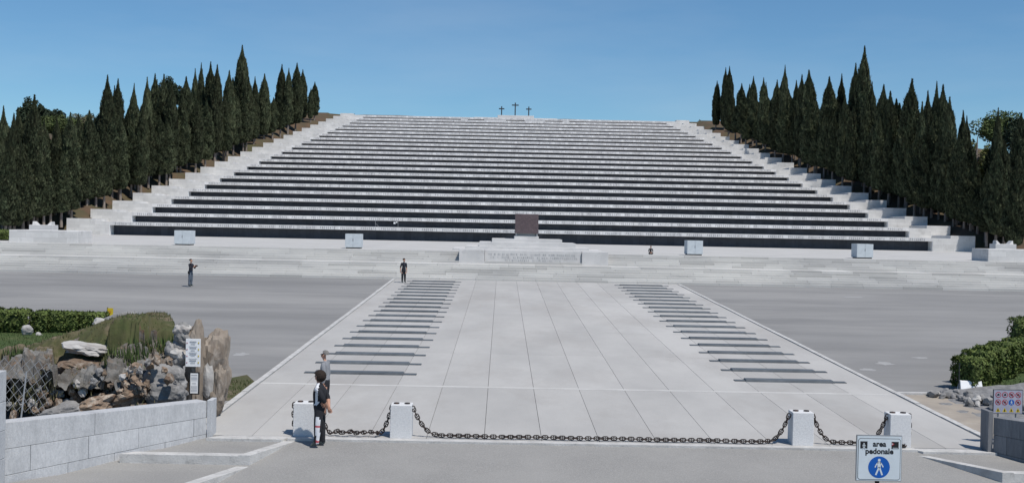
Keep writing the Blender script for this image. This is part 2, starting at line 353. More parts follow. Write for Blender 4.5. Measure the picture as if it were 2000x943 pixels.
def side_steps(s, kx, k2x, k2y, wall0, wdir, zoff):
    """two broad asphalt steps between the flared wall and the road"""
    root = tag(empty('side_steps', (s*8.5, 27, -.2)), kind='structure')
    def add(name, mm, fn):
        b = MB(); fn(b); o = b.build(name, mm, root, bevel=.008 if name == 'kerb_stone' else 0); o.location = (-s*8.5, -27, .2); return o
    def wx(y): return wall0[0]+wdir[0]*(wall0[1]-y)/(-wdir[1])
    def kx_at(y): return kx+(k2x-kx)*(28.15-y)/(28.15-k2y)
    zt1, zt2 = -.15+zoff, -.33+zoff
    def P(pts, za, zb): return lambda b: b.hexa([(x, y, za) for x, y in pts], [(x, y, zb) for x, y in pts])
    def order(pts): return pts if s < 0 else pts[::-1]
    # top kerb
    add('kerb_stone', M['kerb'], P(order([(wx(28.0), 28.0), (kx_at(28.0), 28.0), (kx_at(28.4), 28.4), (wx(28.4), 28.4)]), -.6, -.04+zoff*.4))
    add('tread', M['road'], P(order([(wx(k2y+.02), k2y+.02), (kx_at(k2y)-s*-.0, k2y+.02), (kx_at(27.99), 27.99), (wx(27.99), 27.99)]), -.9, zt1))
    add('kerb_stone', M['kerb'], P(order([(wx(k2y-.28), k2y-.28), (kx_at(k2y-.28)-s*.0, k2y-.28), (kx_at(k2y+.01), k2y+.01), (wx(k2y+.01), k2y+.01)]), -1.1, zt1+.03))
    add('tread', M['road'], P(order([(wx(22.0), 22.0), (kx_at(22.0), 22.0), (kx_at(k2y-.29), k2y-.29), (wx(k2y-.29), k2y-.29)]), -1.6, zt2-.06))
    # side kerbs along the road
    add('kerb_stone', M['kerb'], P(order([(kx_at(k2y-.28)+s*.002, k2y-.28), (kx_at(k2y-.28)-s*.26, k2y-.28), (kx_at(28.1)-s*.26, 28.1), (kx_at(28.1)+s*.002, 28.1)]), -1.1, zt1+.05))
    add('kerb_stone', M['kerb'], P(order([(kx_at(22)+s*.002, 22), (kx_at(22)-s*.28, 22), (kx_at(k2y-.285)-s*.28, k2y-.285), (kx_at(k2y-.285)+s*.002, k2y-.285)]), -1.6, zt2-.01))
    return root
side_steps(-1, -7.55, -8.15, 26.6, (-9.33, 28.1), (-.66, -.744), 0.0)
side_steps(1, 7.6, 8.85, 26.35, (9.4, 28.1), (.66, -.744), -.03)

# broad stairs
stairs = tag(empty('broad_stairs', (0, YS, 0)), kind='structure')
def stair_step(ya, yb, z0, z1):
    b = MB(); x = -110+random.uniform(0, 2)
    while x < 110:
        w = random.uniform(1.4, 3.6); b.tone = random.choice((1, 1, 1, .97, .94, .89, 1.04, 1.07, .82))*random.uniform(.95, 1.05)
        dy = random.uniform(-.006, .006); b.box(x, x+w-.012, ya-YS+dy, yb-YS, z0, z1+random.uniform(-.004, .004)); x += w
    return b.build('step', M['step'], stairs)
z = G(YS); nlow = 7; rise = (2.40-z)/nlow
for i in range(nlow):
    stair_step(YS+.42*i, YS+.42*(i+1)+(.1 if i < nlow-1 else 2.2), z-.3, z+rise); z += rise
ytop = YS+.42*7+2.15
LAND_Y0 = YS+.42*6
for i in range(5):
    stair_step(ytop+.40*i, ytop+.40*(i+1)+.12, z-.3, z+(PLAT-2.40)/5); z += (PLAT-2.40)/5
YP = ytop+.40*4
sheet('platform', [(-110, YP+.42), (110, YP+.42), (110, Y0+REC+.4), (-110, Y0+REC+.4)], M['platform'], lambda x, y: PLAT)

# ================================================================== MEMORIAL TERRACES
ORD = ['lowest', 'second', 'third', 'fourth', 'fifth', 'sixth', 'seventh', 'eighth', 'ninth', 'tenth', 'eleventh', 'twelfth', 'thirteenth', 'fourteenth',
       'fifteenth', 'sixteenth', 'seventeenth', 'eighteenth', 'nineteenth', 'twentieth', 'twenty-first', 'topmost']
GL = {'P': [(0, 0, .16, 1), (.16, .84, .62, 1), (.16, .42, .62, .57), (.5, .5, .66, .92)],
      'R': [(0, 0, .16, 1), (.16, .84, .6, 1), (.16, .45, .6, .6), (.5, .53, .66, .92), (.48, 0, .66, .46)],
      'E': [(0, 0, .16, 1), (.16, .84, .6, 1), (.16, .43, .52, .57), (.16, 0, .6, .16)],
      'S': [(0, .84, .6, 1), (0, .5, .16, .84), (0, .43, .6, .57), (.44, .14, .6, .45), (0, 0, .6, .16)],
      'N': [(0, 0, .16, 1), (.5, 0, .66, 1), (.14, .55, .34, .85), (.3, .25, .52, .6)],
      'T': [(0, .84, .66, 1), (.25, 0, .41, .86)]}
def word_rects(word, h):
    out = []; x = 0
    for ch in word:
        for a, b_, c, d in GL[ch]: out.append(((x+a*.62)*h, b_*h, (x+c*.62)*h, d*h))
        x += .62*.66+.50
    return out, x*h
WORD, WLEN = word_rects('PRESENTE', .27)
for k in range(NT):
    yk, zk, wk = terrace_y(k), terrace_z(k), terrace_w(k)
    base = PLAT if k == 0 else terrace_z(k-1)+CORN
    last = k == NT-1
    t = tag(empty('memorial_terrace', (0, yk, base)),
            ('topmost white stone terrace just below the three crosses' if last else '%s white stone terrace of the memorial counting up from the platform' % ORD[k]),
            'terrace', 'stepped terraces of the memorial')
    def put(b, name, m_, bevel=0):
        o = b.build(name, m_, t, bevel); o.location = (0, -yk, -base); return o
    yb = yk+STEP_D+REC+.25 if not last else yk+14
    b = MB(); b.box(-wk, wk, yk, yb, zk, zk+CORN); put(b, 'cornice', M['cornice'])
    b = MB(); b.box(-wk-.01, wk+.01, yk+REC, yk+REC+.12, base-.05, zk+.05); put(b, 'bronze_plates', M['bronze'])
    for s in (-1, 1):
        yend = yk+STEP_D if not last else yk+14
        xa, xb = sorted((s*wk, s*(wk+SIDE_IN)))
        b = MB(); b.box(xa, xb, yk-.004, yend+.3, base-1.5, zk+CORN+.004); put(b, 'side_wall', M['sidestone'])
        xa, xb = sorted((s*(wk+SIDE_IN), s*(wk+SIDE_OUT)))
        b = MB(); b.box(xa, xb, yk-.006, yend, base-2.2, zk+.75); put(b, 'parapet', M['sidestone'])
    for s in (-1, 1):
        xa, xb = sorted((s*wk, s*(wk-.02))); b = MB(); b.box(xa, xb, yk+.012, yk+REC, base, zk-.003); put(b, 'bright_cheek_facing', M['cheek'])  # added facing that brightens the recess ends by its colour
    b = MB(); x = -wk+.7; n = int((2*wk-1.0)/2.44); pitch = (2*wk-1.0)/n
    for i in range(n):
        for (ra, rb, rc, rd) in WORD:
            b.quad((x+ra, yk-.012, zk+.06+rb), (x+rc, yk-.012, zk+.06+rb), (x+rc, yk-.012, zk+.06+rd), (x+ra, yk-.012, zk+.06+rd))
        x += pitch
    put(b, 'inscription', M['letter'])
    if last:
        for pa, pb in ((900, 914), (946, 988), (1025, 1065), (1099, 1112)):
            b = MB(); b.box(atY(pa, 235, yk).x, atY(pb, 235, yk).x, yk+.05, yk+REC+.02, base-.05, zk+.02); put(b, 'pier', M['stone'])
# summit block and the three crosses
zt = terrace_z(NT-1)+CORN
b = MB(); b.box(-4.05, 4.45, 275.6, 279.5, zt, 31.22); b.box(-9.5, 9.9, 276.2, 280.5, zt, zt+.34)
tag(b.build('summit_plinth', M['stone'], bevel=.03), 'long white stone plinth carrying the three crosses at the summit', 'plinth')
for nm, xx, ztop, arm, lab in (('l', -3.14, 33.46, .64, 'shorter dark cross left of the tall one on the summit'), ('c', .05, 34.37, .80, 'tallest dark cross in the middle of the summit'),
                               ('r', 3.24, 33.50, .64, 'shorter dark cross right of the tall one on the summit')):
    c = tag(empty('memorial_cross', (xx, 277.3, 31.22)), lab, 'cross', 'crosses on the summit')
    h = ztop-31.22
    b = MB(); b.box(-.13, .13, -.13, .13, 0, h); b.build('upright', M['cross'], c, .02)
    b = MB(); za = h-.58; b.box(-arm, -.132, -.12, .12, za-.13, za+.13); b.box(.132, arm, -.12, .12, za-.13, za+.13); b.build('crossbar', M['cross'], c, .02)
# wing pedestals at the stair ends, with horned stone altars behind
for s, lab in ((-1, 'low white stone wing block at the left end of the stairs'), (1, 'low white stone wing block at the right end of the stairs')):
    xa, xb = sorted((s*34.8, s*40.0)) if s < 0 else (34.85, 41.0)
    b = MB(); b.box(xa, xb, 90.0, 93.2, PLAT-.4, 4.17); tag(b.build('wing_block', M['sidestone'], bevel=.02), lab, 'stone block', 'wing blocks beside the stairs')
    x0, x1 = (-40.5, -38.6) if s < 0 else (37.5, 39.2)
    a = tag(empty('stone_altar', ((x0+x1)/2, 95.6, PLAT)), 'pale horned stone altar behind the %s wing block' % ('left' if s < 0 else 'right'), 'altar', 'horned altars')
    hw = (x1-x0)/2
    b = MB(); b.box(-hw, hw, -.6, .6, 0, 1.32); b.build('body', M['stone'], a, .02)
    for e in (-1, 1):
        b = MB(); n = len(b.v)
        b.hexa([(e*hw*.45, -.4, 1.32), (e*hw*.8, -.4, 1.32), (e*hw*.8, .4, 1.32), (e*hw*.45, .4, 1.32)][::e], [(e*hw*.72, -.3, 1.6), (e*hw*.8, -.3, 1.6), (e*hw*.8, .3, 1.6), (e*hw*.72, .3, 1.6)][::e])
        b.build('horn', M['stone'], a)
    b = MB(); b.box(-hw*1.15, hw*1.15, -.75, .75, -.2, .12); b.build('foot', M['stone'], a)

# generals' tombs
for i, (xa, xb, side) in enumerate(((-27.73, -26.5, 'outer tomb on the left'), (-14.56, -13.36, 'inner tomb left of the purple monolith'),
                                     (11.89, 13.1, 'inner tomb right of the purple monolith'), (25.06, 26.32, 'outer tomb on the right'))):
    t = tag(empty('granite_tomb', ((xa+xb)/2, 91.0, PLAT)), 'blue-grey granite cube, the %s' % side, 'tomb', 'granite tombs on the platform')
    hw = (xb-xa)/2
    b = MB(); b.box(-hw*.9, hw*.9, .08, 1.35, 0, .09); b.build('plinth', M['darkmetal'], t)
    b = MB(); b.box(-hw, -.008, 0, 1.5, .09, 1.13); b.box(.008, hw, 0, 1.5, .09, 1.13); b.box(-.01, .01, .02, 1.48, .09, 1.12); b.build('block', M['tomb'], t, .015)
    b = MB(); b.box(-.03, .03, -.012, .0, .58, .76); b.build('emblem', M['steel'], t)

# stepped base, monolith and inscription wall
base = tag(empty('stepped_base', (-.43, 95, PLAT)), 'white stepped stone base under the purple monolith', 'steps')
tiers = [(-6.39, 5.56, 3.36, 94.2), (-5.36, 4.52, 3.55, 94.6), (-4.29, 3.48, 3.90, 95.0), (-3.27, 2.40, 4.18, 95.4), (-1.46, .52, 4.40, 95.8)]
zprev = PLAT-.1
for xa, xb, zz, yy in tiers:
    b = MB(); b.box(xa, xb, yy-.3, 99.5-(yy-94.2)*.3, zprev-.05, zz); o = b.build('tier', M['stone'], base, .012); o.location = (.43, -95, -PLAT); zprev = zz
mono = tag(empty('monolith', (-.47, 95.6, 4.4)), 'big purple-brown porphyry monolith on the stepped base', 'monolith')
b = MB(); b.box(-.75, .75, .25, 2.2, 0, .24); b.build('support', M['stone'], mono)
for e in (-1, 1):
    b = MB(); xa, xb = sorted((e*.78, e*.9)); b.box(xa, xb, .1, .5, 0, .24); b.build('foot', M['stone'], mono)
bm = bmesh.new(); bmesh.ops.create_cube(bm, size=1); bmesh.ops.subdivide_edges(bm, edges=bm.edges, cuts=10, use_grid_fill=True)
for v in bm.verts:
    v.co = Vector((v.co.x*1.87, v.co.y*2.6+1.15, v.co.z*1.56+.24+.78)); v.co += noise.noise_vector(v.co*2.5)*.018
me = bpy.data.meshes.new('block'); bm.to_mesh(me); bm.free(); me.materials.append(M['porphyry']); link('block', me, mono, .01)
wall = tag(empty('inscription_wall', (0, 87.2, 2.4)), 'low white wall with engraved lines of writing in front of the monolith', 'wall')
def wp(px, py): return atY(px, py, 87.2)
for xa, xb, ya, nm in ((wp(897, 490).x, wp(947, 490).x-.02, 86.95, 'end_block'), (wp(947, 490).x, wp(1136, 490).x, 87.1, 'centre_panel'), (wp(1136, 490).x+.02, wp(1187.6, 490).x, 86.95, 'end_block')):
    b = MB(); b.box(xa, xb, ya-87.2, 1.6, -.25, wp(950, 487.9).z-2.4); b.build(nm, M['whitepanel'] if 'whitepanel' in M else M['stone'], wall, .012)
b = MB(); rr = random.Random(3); xl, xr = wp(955, 490).x, wp(1128, 490).x
for row, zz in enumerate((.62, .40, .20)):
    x = xl+(0 if row < 2 else 1.2)
    while x < xr-(.0 if row < 2 else 1.2):
        w = rr.uniform(.07, .13)
        if rr.random() < .84:
            b.box(x, x+.03, -.112, -.1, zz, zz+.15)
            if rr.random() < .6: b.box(x+.03, x+w*.8, -.112, -.1, zz+rr.choice((0, .06, .12)), zz+.03+rr.choice((0, .06, .12)))
            if rr.random() < .5: b.box(x+w*.65, x+w*.65+.025, -.112, -.1, zz, zz+.15)
        x += w+.05
b.build('engraving', mat('engraving_shadow', (.42, .425, .43), None, 3), wall)

# floodlight and stand on the second terrace
fl = tag(empty('floodlight', (-15.9, terrace_y(1)-1.2, terrace_z(0)+CORN)), 'small white floodlight on a thin stand on a lower terrace', 'floodlight')
b = MB(); b.tube([(0.35, 0, 0), (.35, 0, .75)], .02, 6); b.build('stand', M['steel'], fl)
b = MB(); b.box(-.22, .02, -.08, .1, .42, .62); b.build('lamp_head', M['white'], fl, .02)
b = MB(); b.box(.08, .26, -.06, .06, .55, .68); b.build('bracket', M['white'], fl)
tp = tag(empty('measuring_stand', (-18.4, terrace_y(1)-1.2, terrace_z(0)+CORN)), 'thin grey pole with a slanting brace standing left of the floodlight', 'stand')
b = MB(); b.tube([(0, 0, 0), (0, 0, .8)], .02, 6); b.build('pole', M['steel'], tp)
b = MB(); b.tube([(0, 0, .45), (.45, 0, .02)], .015, 6); b.build('brace', M['steel'], tp)

# ================================================================== BRONZE PLAQUES ON THE WAY
def ordn(i, n):
    w = ['first', 'second', 'third', 'fourth', 'fifth', 'sixth', 'seventh', 'eighth', 'ninth', 'tenth', 'eleventh', 'twelfth', 'thirteenth', 'fourteenth', 'fifteenth', 'sixteenth', 'seventeenth', 'eighteenth', 'nineteenth']
    return w[i]
pb = MB(); pb.box(-1.83, 1.83, -.15, .15, -.1, .022); base_me = pb.mesh('base_strip'); base_me.materials.append(M['bronzeplaque'])
pb = MB(); pb.hexa([(-1.50, -.22, .0), (1.42, -.22, .0), (1.42, .22, .0), (-1.50, .22, .0)], [(-1.47, -.20, .07), (1.39, -.20, .07), (1.39, .20, .07), (-1.47, .20, .07)]); top_me = pb.mesh('raised_plate'); top_me.materials.append(M['bronzeplaque'])
for s in (-1, 1):
    for i in range(19):
        y = 38.52+2.296*i; cx = -7.0 if s < 0 else 7.08
        o = tag(empty('bronze_plaque', (cx, y, G(y))), '%s long dark bronze plaque from the chain in the %s row' % (ordn(i, 19).capitalize(), 'left' if s < 0 else 'right'), 'plaque', 'bronze plaques along the paved way')
        o.rotation_euler = (math.atan(GM), 0, 0)
        a = bpy.data.objects.new('base_strip', base_me); col.objects.link(a); a.parent = o
        a = bpy.data.objects.new('raised_plate', top_me); col.objects.link(a); a.parent = o

# ================================================================== CHAIN BOLLARDS AND CHAINS
bol = MB(); bol.hexa([(-.26, -.0, -.3), (.26, -.0, -.3), (.26, .5, -.3), (-.26, .5, -.3)], [(-.255, .01, .80), (.255, .01, .80), (.255, .49, .80), (-.255, .49, .80)])
bol_me = bol.mesh('shaft'); bol_me.materials.append(M['granite'])
cap = MB()
for e in (-1, 1): cap.tube([(e*.13, .25, .795), (e*.13, .25, .825)], .07, 10)
cap_me = cap.mesh('iron_cap'); cap_me.materials.append(M['iron'])
BX = [(-7.16, 'outer left bollard, behind the person in the tracksuit'), (-4.82, 'inner left bollard at the start of the long chain'), (4.93, 'inner right bollard at the end of the long chain'), (7.30, 'outer right bollard behind the pedestrian sign')]
for x, lab in BX:
    o = tag(empty('stone_bollard', (x, 28.42, -.045)), 'square pale granite %s' % lab, 'bollard', 'granite chain bollards')
    a = bpy.data.objects.new('shaft', bol_me); col.objects.link(a); a.parent = o
    bv = a.modifiers.new('bevel', 'BEVEL'); bv.width = .012; bv.segments = 2
    a = bpy.data.objects.new('iron_cap', cap_me); col.objects.link(a); a.parent = o
def link_mesh():
    b = MB(); n = 16; L_, Wd, r = .074, .044, .0135; pts = []
    for i in range(n+1):
        t = 2*math.pi*i/n; cx = math.copysign(max(0, L_-Wd), math.cos(t)) if abs(math.cos(t)) > 1e-6 else 0
        pts.append((cx+Wd*math.cos(t), Wd*math.sin(t), 0))
    b.tube(pts, r, 6, cap=False); b.tube([(0, -Wd, 0), (0, Wd, 0)], .013, 6); me = b.mesh('chain_link'); me.materials.append(M['iron'])
    me.polygons.foreach_set('use_smooth', [True]*len(me.polygons)); return me
LM = link_mesh()
def chain(name_lab, pts):
    pts = [Vector(p) for p in pts]
    root = tag(empty('anchor_chain', pts[0]), name_lab, 'chain', 'rusty anchor chains between the bollards')
    # even resample
    cum = [0]
    for a_, b_ in zip(pts[:-1], pts[1:]): cum.append(cum[-1]+(b_-a_).length)
    n = int(cum[-1]/.104); k = 0
    for i in range(n):
        d = (i+.5)*cum[-1]/n
        while k < len(cum)-2 and cum[k+1] < d: k += 1
        t = (d-cum[k])/max(1e-6, cum[k+1]-cum[k]); p = pts[k].lerp(pts[k+1], t); dr = (pts[k+1]-pts[k]).normalized()
        o = bpy.data.objects.new('chain_link', LM); col.objects.link(o); o.parent = root
        q = dr.to_track_quat('X', 'Z') @ Matrix.Rotation((0 if i % 2 else math.pi/2)+random.uniform(-.25, .25), 3, 'X').to_quaternion()
        o.rotation_mode = 'QUATERNION'; o.rotation_quaternion = q; o.location = p-pts[0]
    return root
def sag(xa, za, xb, zb, y, n=24, drop=None):
    out = []
    for i in range(n+1):
        t = i/n; x = xa+(xb-xa)*t; z = za+(zb-za)*t-drop*(1-(2*t-1)**2); out.append((x, y+random.uniform(-.01, .01), z))
    return out
gz = -.0
YCH = 28.62
# long chain lying on the ground between the inner bollards
def fall(x0, x1, n=14):
    pts = []
    for i in range(n+1):
        t = i/n; pts.append((x0+(x1-x0)*t, YCH, .03+(.66)*(1-t)**2.1))
    return pts
lng = fall(-4.55, -3.95)+[(x, YCH-.12+.025*math.sin(x*3.1), .03) for x in np.arange(-3.85, 4.05, .15)]+[(4.12+.5*t, YCH-.05, .03+.66*t**2.1) for t in np.linspace(0, 1, 14)]
chain('long rusty chain lying on the ground between the two inner bollards', lng)
lft = [(-6.87, YCH, .62)]+[(-6.86+.25*t, YCH, .62-.56*t) for t in (0.3, .6, 1)]+[(-6.5+.12*i+.03*math.sin(i*2.2), YCH-.1+.07*math.sin(i*1.9), .035+.05*abs(math.sin(i*1.3))) for i in range(10)]+[(-5.35+.30*t, YCH, .04+.68*t**1.8) for t in np.linspace(0, 1, 9)]
chain('short rusty chain piled beside the person in the tracksuit', lft)
rgt = fall(5.2, 5.72, 12)+[(x, YCH-.05, .03) for x in np.arange(5.8, 6.5, .12)]+[(6.55+.48*t, YCH, .03+.68*t**1.9) for t in np.linspace(0, 1, 9)]
chain('short rusty chain hanging between the two right bollards', rgt)
chain('loose chain end hanging on the left side of the outer left bollard', [(-7.44, 28.7, .72), (-7.46, 28.7, .5), (-7.44, 28.7, .25), (-7.45, 28.7, .06)])
chain('loose chain end hanging on the outer right bollard', [(7.60, 28.7, .72), (7.61, 28.7, .45), (7.60, 28.7, .2), (7.57, 28.66, .05), (7.35, 28.35, .0), (7.15, 28.3, .0)])

# ================================================================== FLARED WALLS
def flared_wall(s, x0, y0, length, lab, heights0, heights1, pillar):
    """granite wall of fanned courses running from the way toward the viewer"""
    d = Vector((-.664, -.748, 0)) if s < 0 else Vector((.60, -.80, 0)); nrm = Vector((.748, -.664, 0)) if s < 0 else Vector((-.80, -.60, 0))   # face toward the road
    root = tag(empty('granite_wall', (x0, y0, 0)), lab, 'wall', 'flared entrance walls')
    th = .42; rr = random.Random(5 if s < 0 else 6)
    for c in range(len(heights0)-1):
        t = 0.0; first = True
        while t < length-.05:
            w = (rr.uniform(1.0, 1.5) if c else rr.uniform(2.4, 3.2)) if not (first and c == 1) else .35
            first = False
            t2 = min(t+w, length)
            if length-t2 < .5: t2 = length
            def zz(h0, h1, tt): return h0+(h1-h0)*tt/length
            g = .004; a_, b_ = t+g, t2-g
            off = rr.uniform(-.003, .003)
            def pt(tt, z_, o_): v = d*tt+nrm*o_; return (v.x, v.y, z_)
            zb0, zb1 = zz(heights0[c+1], heights1[c+1], a_)+g, zz(heights0[c+1], heights1[c+1], b_)+g
            zt0, zt1 = zz(heights0[c], heights1[c], a_)-g, zz(heights0[c], heights1[c], b_)-g
            B_ = [pt(a_, zb0, off), pt(a_, zb0, -th), pt(b_, zb1, -th), pt(b_, zb1, off)]
            T_ = [pt(a_, zt0, off), pt(a_, zt0, -th), pt(b_, zt1, -th), pt(b_, zt1, off)]
            if s > 0: B_.reverse(); T_.reverse()
            mb = MB(); mb.hexa(B_, T_); mb.build('wall_block', M['wallgranite'] if s < 0 else M['shadedstreakgranite'], root, .006); t = t2
    # dark joint core
    def pt(tt, z_, o_): v = d*tt+nrm*o_; return (v.x, v.y, z_)
    B_ = [pt(.02, heights0[-1], -.02), pt(.02, heights0[-1], -th+.02), pt(length-.02, heights1[-1], -th+.02), pt(length-.02, heights1[-1], -.02)]
    T_ = [pt(.02, heights0[0]-.02, -.02), pt(.02, heights0[0]-.02, -th+.02), pt(length-.02, heights1[0]-.02, -th+.02), pt(length-.02, heights1[0]-.02, -.02)]
    if s > 0: B_.reverse(); T_.reverse()
    mb = MB(); mb.hexa(B_, T_); mb.build('mortar', M['joint'], root)
    e = pillar; mb = MB(); xa, xb = sorted((-s*.01, -s*.13)); mb.box(xa, xb, -.02, .44, -.3, heights0[0]+e); mb.build('end_post', M['wallgranite'] if s < 0 else M['shadedstreakgranite'], root, .008)
    return root
flared_wall(-1, -9.46, 28.25, 5.05, 'pale granite block wall slanting along the left steps', (.80, .40, .0, -.45, -1.0), (.83, .27, -.29, -.85, -1.5), .02)
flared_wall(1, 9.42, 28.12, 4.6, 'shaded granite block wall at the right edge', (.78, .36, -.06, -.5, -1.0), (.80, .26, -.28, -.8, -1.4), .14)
pl = tag(empty('granite_pillar', (-13.0, 24.15, -.8)), 'tall pale granite pillar at the left edge', 'pillar')
zz_ = [0, .92, 1.5, 2.1, 2.74]
for a_, b_ in zip(zz_[:-1], zz_[1:]):
    mb = MB(); mb.box(-.35, .33, -.3, .3, a_+.004, b_-.004); mb.build('pillar_block', M['wallgranite'], pl, .008)

# ================================================================== ROCKS
def rock_mesh(name, sx, sy, sz, seed, mtl, rough=.28, sub=3, flat=0.0):
    bm = bmesh.new(); bmesh.ops.create_icosphere(bm, subdivisions=sub, radius=1)
    off = Vector((seed*3.7, seed*1.3, seed*7.1))
    for v in bm.verts:
        p = v.co.copy(); q = p*(1+rough*noise.noise(p*1.3+off)+rough*.5*noise.noise(p*3.1+off)+rough*.25*noise.noise(p*7+off))
        k = max(abs(p.x), abs(p.y), abs(p.z)); q *= (1-flat)+flat*(1/k)*.82
        v.co = Vector((q.x*sx, q.y*sy, q.z*sz))
    me = bpy.data.meshes.new(name); bm.to_mesh(me); bm.free(); me.materials.append(mtl)
    return me
def mound_base(x, y):
    f = min(1, max(0, (y-28.0-(-9.5-x)*-.28)/4.2)); f = f*f*(3-2*f)
    top = 2.42-.30*max(0, -12.8-x)-.25*max(0, x+11.2)
    back = 1-min(1, max(0, (y-34.5)/5.5))**1.6
    xr = -10.35-.36*max(0, y-30.8); edge = min(1, max(0, (xr-x)/.55)); edge = edge*edge*(3-2*edge)
    z = .35+(top-.35)*f*back
    return z*edge+(-.35)*(1-edge), f
def crag(x, y):
    w = Vector((x+.35*noise.noise(Vector((x*1.1, y*1.1, 2))), y+.35*noise.noise(Vector((x*1.1, y*1.1, 9))), 0))
    c = noise.cell(Vector((w.x*.85, w.y*1.25, .5)))*.42+noise.cell(Vector((w.x*2.1+5, w.y*2.6, 1.5)))*.22+noise.cell(Vector((w.x*5+3, w.y*5, 2.5)))*.07
    return c-.36+.10*noise.noise(Vector((x*4, y*4, 0)))+.05*noise.noise(Vector((x*10, y*10, 0)))
def mound_h(x, y):
    z, f = mound_base(x, y)
    front = 1-min(1, max(0, (y-31.0-.5*noise.noise(Vector((x*.8, 0, 4))))/.9))        # bare rock face toward the wall
    z += crag(x, y)*(front*.95+.12)+.10*noise.noise(Vector((x*.9, y*.9, 3)))+.05*noise.noise(Vector((x*5, y*5, 7)))
    h = math.exp(-(((x+13.5)/.75)**2+((y-30.6)/.7)**2)); z -= .8*h
    return z
def is_rock(x, y): return y < 31.0+.7*noise.noise(Vector((x*.9, y*.9, 4))) or noise.noise(Vector((x*1.5, y*1.5, 8))) > .42
outc = tag(empty('rock_outcrop', (-12.5, 31.5, 0)), 'overgrown limestone outcrop with a dark hollow behind the left wall', 'rock outcrop')
def outc_add(o): o.location = o.location+Vector((12.5, -31.5, 0)); o.parent = outc; return o
xs = np.linspace(-19.5, -9.6, 230); ys = np.concatenate([np.linspace(27.2, 33.5, 190), np.linspace(33.6, 41, 60)])
v_ = [(x, y, mound_h(x, y)) for y in ys for x in xs]; n_ = len(xs)
f_ = [(j*n_+i, j*n_+i+1, (j+1)*n_+i+1, (j+1)*n_+i) for j in range(len(ys)-1) for i in range(n_-1)
      if not ((xs[i]+9.46)*-.748+(ys[j]-28.25)*-.664 > -.5 and ys[j] < 29)]
rk_f = [q for q in f_ if is_rock(*v_[q[0]][:2])]; so_f = [q for q in f_ if not is_rock(*v_[q[0]][:2])]
for nm_, ff, mm_ in (('soil', so_f, 'mound'), ('rock_face', rk_f, 'crag')):
    me = bpy.data.meshes.new(nm_); me.from_pydata(v_, [], ff); me.materials.append(M[mm_]); me.update(); outc_add(link(nm_, me, smooth=(nm_ == 'soil')))
def put_rock(px, py, Y, sx, sy, sz, seed, mtl, name='boulder', rot=(0, 0, 0), rough=.28, flat=0, sub=3):
    p = atY(px, py, Y); o = link(name, rock_mesh(name, sx, sy, sz, seed, mtl, rough, sub, flat), smooth=False); o.location = p; o.rotation_euler = rot; return outc_add(o)
put_rock(172, 681, 31.2, .62, .6, .17, 1, M['whiterock'], 'ledge', (0, .12, .1), .30, .35, 4)
put_rock(160, 716, 30.8, .58, .6, .20, 2, M['rustrock'], 'ledge', (0, .08, 0), .3, .3, 4)
put_rock(318, 742, 30.0, .62, .55, .42, 3, M['rock'], 'boulder', (0, .2, .3), .22, .2, 4)
put_rock(325, 768, 29.6, .55, .5, .32, 4, M['rock'], 'boulder', (0, .1, 0), .22, .2, 4)
put_rock(250, 770, 29.5, .60, .5, .30, 5, M['rustrock'], 'boulder', (0, -.3, 0), .35, .1, 4)
put_rock(190, 790, 29.2, .55, .5, .26, 6, M['rustrock'], 'boulder', (0, -.35, 0), .4, .1, 4)
put_rock(125, 805, 28.9, .55, .4, .22, 7, M['rock'], 'boulder', (0, -.2, 0), .3, .1, 4)
put_rock(90, 770, 29.6, .4, .4, .4, 8, M['rustrock'], 'boulder', (0, 0, 0), .35, .1, 4)
put_rock(55, 745, 30, .45, .4, .35, 9, M['rock'], 'boulder', (0, .4, 0), .3, .1)
put_rock(198, 636, 34, .25, .25, .22, 10, M['whiterock']); put_rock(283, 637, 34, .30, .25, .18, 11, M['whiterock'])
put_rock(232, 621, 35, .55, .5, .16, 12, M['rock'], 'boulder', (0, -.3, 0), .25)
for i, (px, py, sc) in enumerate(((355, 645, .2), (357, 660, .22), (350, 675, .18), (347, 690, .25), (352, 702, .22), (335, 684, .2), (342, 718, .2), (358, 640, .15))):
    put_rock(px, py, 30.6, sc*1.2, sc, sc*.8, 20+i, M['rock'] if i % 3 else M['whiterock'], 'stone', (0, i, i*.7), .3)
rr = random.Random(11)
for i in range(120):
    t = rr.random(); px = 30+320*t+rr.uniform(-25, 25); py = 812-78*t+rr.uniform(-42, 22)
    if px > 350: continue
    sc = rr.uniform(.035, .115); put_rock(px, py, 29.2+rr.uniform(-.2, .45), sc*1.3, sc, sc, 50+i % 9, rr.choice((M['rustrock'], M['rustrock'], M['whiterock'], M['rock'])), 'stone', (rr.random()*3, rr.random()*3, rr.random()*3), .75, .45, 2)
# leaf and blade tufts
def blades(name, pts, h, w, m_, parent=None, lean=.35, kind='stuff'):
    n = len(pts); P_ = np.array(pts); a = rng.uniform(0, 2*np.pi, n); hh = h*rng.uniform(.5, 1.2, n)
    d = np.stack([np.cos(a), np.sin(a), np.zeros(n)], -1); side = np.stack([-np.sin(a), np.cos(a), np.zeros(n)], -1)*w*.5
    tip = P_+d*(hh*lean*rng.uniform(.2, 1, n))[:, None]; tip[:, 2] += hh
    V = np.stack([P_-side, P_+side, tip], 1)
    o = link(name, tri_mesh(name, V, [m_], rng.uniform(.6, 1.35, n)))
    o['kind'] = kind
    return o
pts = []
for i in range(9000):
    x, y = rng.uniform(-19, -10.3), rng.uniform(28.6, 39)
    if noise.noise(Vector((x*.8, y*.8, 0))) > -.15 and x < -10.6-.36*max(0, y-30.8): pts.append((x, y, mound_h(x, y)-.02))
outc_add(blades('dry_tufts', pts, .10, .03, M['dryblade']))
pts = []
